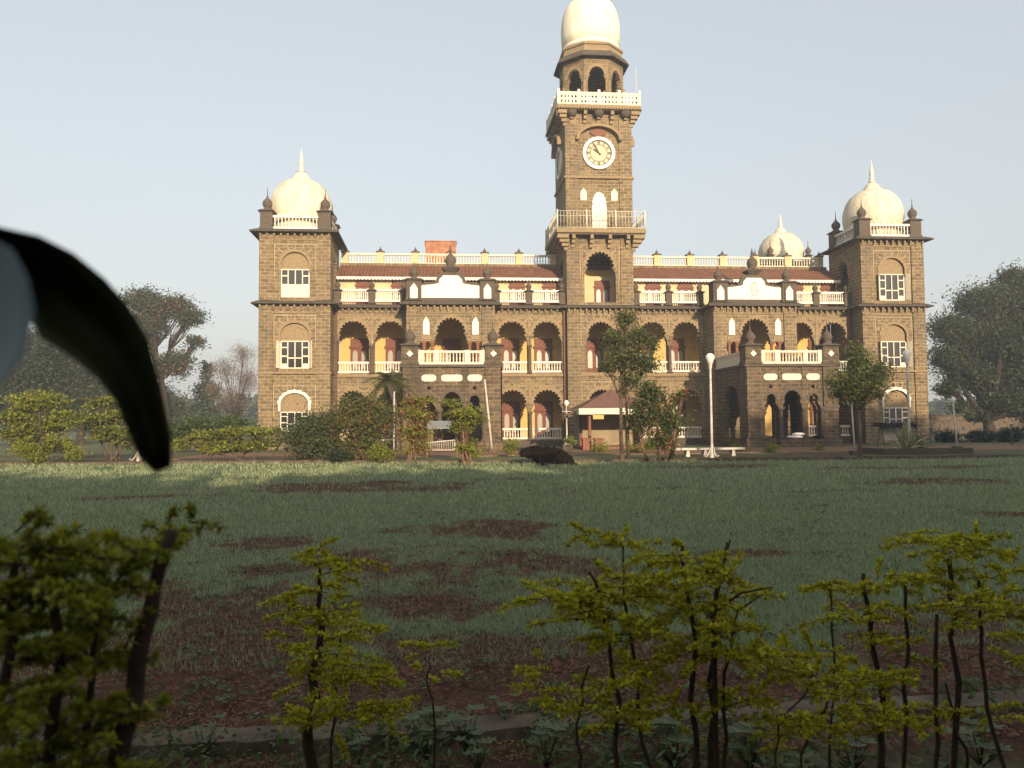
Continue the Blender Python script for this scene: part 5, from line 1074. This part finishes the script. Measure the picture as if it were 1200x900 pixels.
fore_plant('upright golden hedge plant standing alone on a pale stem, second from the corner', 2.25,
           [([(362, 905), (366, 820), (372, 740), (378, 690), (372, 655)], .022, .004), ([(392, 905), (390, 800), (400, 740)], .006, .003)],
           [(372, 650, 6, 10, 4, 0), (385, 668, 14, 8, 5, 0), (412, 658, 14, 4, 3, 0), (375, 690, 16, 12, 7, 0), (345, 715, 12, 5, 3, 0), (375, 720, 26, 12, 9, 0), (412, 700, 12, 5, 2, 0), (380, 755, 32, 14, 13, 0), (395, 790, 30, 14, 13, 0), (405, 825, 34, 14, 13, 0), (425, 790, 16, 12, 4, 0), (440, 838, 14, 8, 4, 0), (375, 850, 24, 10, 6, 0), (358, 790, 10, 14, 3, 0)])
fore_plant('single thin seedling stem with few yellow leaf tufts', 2.3, [([(512, 905), (508, 830), (500, 790), (502, 762)], .005, .002)], [(503, 762, 9, 4, 3, 0), (495, 792, 9, 4, 2, 0), (516, 790, 9, 4, 2, 0), (498, 820, 4, 4, 1, 0), (462, 832, 8, 5, 2, 0)])
fore_plant('big spreading golden hedge plant in the middle of the foreground', 1.9,
           [([(725, 905), (722, 820), (712, 760), (700, 700), (690, 670)], .009, .004), ([(760, 905), (748, 800), (735, 700), (730, 640)], .007, .003), ([(836, 905), (834, 800), (838, 730), (852, 635)], .013, .003), ([(815, 905), (812, 780), (808, 690), (800, 640)], .012, .004), ([(850, 905), (848, 790), (865, 715), (905, 690)], .008, .002), ([(680, 905), (676, 850), (690, 780)], .006, .003)],
           [(700, 628, 30, 5, 5, .3), (735, 640, 20, 6, 5, .3), (770, 655, 30, 8, 7, 0), (640, 705, 26, 5, 5, 0), (665, 700, 28, 10, 8, 0), (710, 690, 34, 12, 14, 0), (760, 690, 34, 14, 14, 0), (700, 725, 34, 12, 14, 0), (735, 745, 30, 12, 12, 0), (820, 665, 24, 10, 8, 0), (845, 680, 30, 12, 9, 0), (805, 710, 30, 18, 12, 0), (865, 700, 22, 12, 7, 0), (850, 740, 36, 14, 14, 0), (815, 770, 30, 18, 12, 0), (885, 775, 34, 14, 13, 0), (920, 780, 24, 8, 6, 0), (760, 780, 22, 14, 6, 0), (720, 800, 24, 14, 7, 0), (655, 820, 12, 22, 6, 0), (690, 830, 22, 12, 6, 0), (725, 850, 24, 14, 7, 0), (800, 830, 30, 20, 9, 0), (860, 820, 30, 18, 9, 0), (640, 790, 12, 10, 3, 0), (930, 845, 24, 12, 6, 0)])
fore_plant('golden hedge plant of thin upright dark stems at the lower right', 2.1,
           [([(1060, 905), (1058, 800), (1062, 740), (1060, 680)], .008, .005), ([(1034, 905), (1032, 820), (1018, 720), (1012, 672)], .014, .007), ([(973, 905), (976, 770), (972, 680)], .005, .003), ([(1120, 905), (1122, 800), (1116, 720), (1112, 655)], .011, .007), ([(1100, 905), (1096, 800), (1098, 720)], .008, .006), ([(1180, 905), (1160, 830), (1148, 740), (1146, 680)], .008, .005), ([(1135, 905), (1122, 860), (1108, 800)], .006, .004)],
           [(972, 690, 8, 6, 3, 0), (985, 705, 12, 8, 4, 0), (1012, 690, 14, 10, 5, 0), (1030, 680, 12, 5, 3, 0), (1045, 690, 16, 6, 4, 0), (1090, 636, 18, 6, 6, .1), (1130, 632, 22, 6, 8, .1), (1115, 645, 22, 6, 7, .1), (1150, 650, 18, 10, 7, .1), (1165, 685, 20, 10, 7, 0), (1190, 665, 14, 5, 4, 0), (1100, 670, 18, 6, 5, 0), (1080, 680, 20, 8, 4, 0), (1005, 720, 22, 16, 7, 0), (1030, 750, 20, 20, 6, 0), (1095, 710, 24, 12, 5, 0), (1150, 715, 28, 12, 9, 0), (1190, 720, 22, 12, 6, 0), (1170, 750, 26, 12, 5, 0), (1000, 800, 26, 10, 7, 0), (1030, 830, 26, 12, 7, 0), (1050, 850, 20, 12, 5, 0), (985, 770, 20, 6, 4, 0), (1130, 835, 22, 6, 4, 0), (1160, 840, 20, 5, 3, 0), (1185, 780, 16, 16, 3, 0)])
fore_plant('low golden shoots arching between the middle and right hedge plants', 1.9, [([(935, 905), (950, 850), (985, 800)], .005, .003), ([(905, 905), (915, 850), (950, 800)], .004, .002)], [(960, 790, 24, 6, 6, 0), (1010, 800, 24, 8, 6, 0), (990, 825, 24, 10, 5, 0), (1045, 835, 14, 10, 4, 0), (920, 860, 26, 12, 5, 0), (960, 870, 20, 10, 3, 0)])
# bare thorn twigs sticking up
T = thing('thorn_twig', 'bare dark pointed twig rising above the middle hedge plant', 'twig'); b = MB(); P = [W(836, 720, 1.85), W(842, 680, 1.85), W(856, 632, 1.85)]; b.tube([(P[0][0], P[0][1], 0)]+P, [.007, .006, .005, .002], 6)
P = [W(840, 715, 1.85), W(868, 695, 1.85), W(905, 688, 1.85)]; b.tube(P, [.004, .003, .0015], 5); b.build('stem', 'twig', T)
# low weeds at the kerb
def weed(px, py, label, n, s, d0=None):
    g = G0(px, py); T = thing('ground_weed', label, 'weed', (g.x, g.y, 0), 0, 'blue-green weeds along the near kerb'); b = MB(); LV = []
    for i_ in range(n):
        a = 2*PI*i_/n+random.random(); h = random.uniform(.4, 1)*s; q = Vector((math.cos(a)*s*.6*random.random(), math.sin(a)*s*.4, h)); b.tube([(0, 0, 0), q*.6, q], [.004, .003, .002], 4)
        for k in range(5):
            az = 2*PI*k/5+a; o = Vector((math.cos(az), math.sin(az), .25)).normalized(); l = s*.24; sd_ = o.cross(Vector((0, 0, 1))).normalized()*l*.3; LV.append((q, q+o*l*.5+sd_, q+o*l, q+o*l*.5-sd_))
    b.build('stems', 'l_mid', T); c = np.array([[tuple(v) for v in q] for q in LV]).reshape(-1, 3); link('foliage', np_mesh('foliage', c, np.arange(len(c)).reshape(-1, 4), ['l_blue']), T)
for i_, (px, py, n, s, lb) in enumerate([(240, 885, 9, .16, 'blue-green weed at the kerb beside the lower left plant'), (500, 890, 16, .22, 'blue-green weed clump round the single seedling'), (545, 880, 12, .2, 'blue-green weed right of the single seedling'), (590, 850, 9, .15, 'blue-green weed on the bare soil beyond the near kerb'),
        (560, 905, 12, .15, 'blue-green weed at the bottom edge below the kerb'), (640, 900, 10, .2, 'blue-green weed under the middle hedge plant, its left side'), (790, 900, 16, .25, 'dark weed tuft under the middle hedge plant'), (880, 905, 16, .22, 'weed tuft right of the middle hedge plant foot'), (1000, 905, 14, .2, 'weed tuft between middle and right hedge plants'), (1150, 900, 16, .22, 'weed tuft under the right hedge plant'), (420, 895, 8, .12, 'small weed right of the upright hedge plant foot')]):
    weed(px, py, lb, n, s)
# matted green ground cover at the hedge foot
n = 16000; x = rng.uniform(-14.5, -7.5, n); y = rng.uniform(-53.6, -51.95, n); k = rng.random(n) < np.clip((fbm(x, y, .5, 77)-.33)*5, 0, 1); x, y = x[k], y[k]; z = rng.random(len(x))**1.5*.16*np.clip((-51.9-y)*1.5, .3, 1)
c, f = leaf_quads(np.stack([x, y, z+.01], 1), .022, .3, .45); tag(link('ground_cover', np_mesh('ground_cover', c, f, ['l_mid'])), 'dark green ground cover along the hedge foot', 'ground cover', kind='stuff')
# big leaves hanging close to the lens
def big_leaf():
    T = thing('overhanging_twig', 'large dark drooping leaf close up at the upper left', 'leaf'); D = .34
    up_e = [(-60, 262), (0, 268), (45, 278), (85, 298), (122, 328), (150, 360), (172, 398), (184, 440), (193, 480), (200, 515), (199, 548)]
    lo_e = [(-60, 280), (0, 300), (25, 332), (34, 366), (48, 394), (86, 418), (115, 442), (137, 470), (149, 500), (163, 535), (184, 554)]
    b = MB(); n = len(up_e); k = 6; v = []
    for i_ in range(n):
        for j in range(k+1):
            t = j/k; x = up_e[i_][0]*(1-t)+lo_e[i_][0]*t; y = up_e[i_][1]*(1-t)+lo_e[i_][1]*t; v.append(W(x, y, D+.02*math.sin(PI*t)-.03*(1-i_/n)+.004*t))
    f = [(i_*(k+1)+j, i_*(k+1)+j+1, (i_+1)*(k+1)+j+1, (i_+1)*(k+1)+j) for i_ in range(n-1) for j in range(k)]
    b.add(v, f, 0, True); o = b.build('leaf', 'big_leaf', T); md = o.modifiers.new('thickness', 'SOLIDIFY'); md.thickness = .0006
    up_e = [(-150, 250), (-80, 262), (-20, 275), (12, 292), (30, 325), (38, 365), (28, 410), (8, 440), (-10, 455)]
    lo_e = [(-160, 260), (-130, 300), (-110, 340), (-90, 380), (-70, 410), (-50, 430), (-30, 445), (-20, 452), (-14, 456)]
    b = MB(); n = len(up_e); v = []
    for i_ in range(n):
        for j in range(k+1):
            t = j/k; x = up_e[i_][0]*(1-t)+lo_e[i_][0]*t; y = up_e[i_][1]*(1-t)+lo_e[i_][1]*t; v.append(W(x, y, .25-.05*i_/n+.03*t))
    b.add(v, [(i_*(k+1)+j, i_*(k+1)+j+1, (i_+1)*(k+1)+j+1, (i_+1)*(k+1)+j) for i_ in range(n-1) for j in range(k)], 0, True)
    o = b.build('leaf', 'sky_sheen_leaf', T, label='leaf face with bluish sky sheen in its colour, strongly blurred'); md = o.modifiers.new('thickness', 'SOLIDIFY'); md.thickness = .0006
    b = MB(); p = Vector(W(-120, 262, .3)); q = Vector(W(-50, 268, .315)); b.tube([(p.x-.15, p.y+.05, 0), (p.x-.1, p.y+.03, 1.2), (p.x-.03, p.y, 1.62), tuple(p), tuple(q)], [.012, .008, .005, .003, .0015], 7); b.build('stem', 'twig', T)
big_leaf()

# ------------------------------------------------------------ morning haze
hm = bpy.data.materials.new('morning_haze'); hm.use_nodes = True; n = hm.node_tree; n.nodes.remove(n.nodes['Principled BSDF']); v = n.nodes.new('ShaderNodeVolumePrincipled')
v.inputs['Color'].default_value = (.82, .88, .95, 1); v.inputs['Density'].default_value = .0014; v.inputs['Anisotropy'].default_value = .1; n.links.new(v.outputs[0], n.nodes['Material Output'].inputs['Volume'])
b = MB(); b.box(-1000, 1000, -1000, 1000, -1.5, 37); o = b.build('haze', hm); tag(o, 'thin morning haze over the grounds', 'haze', kind='stuff')
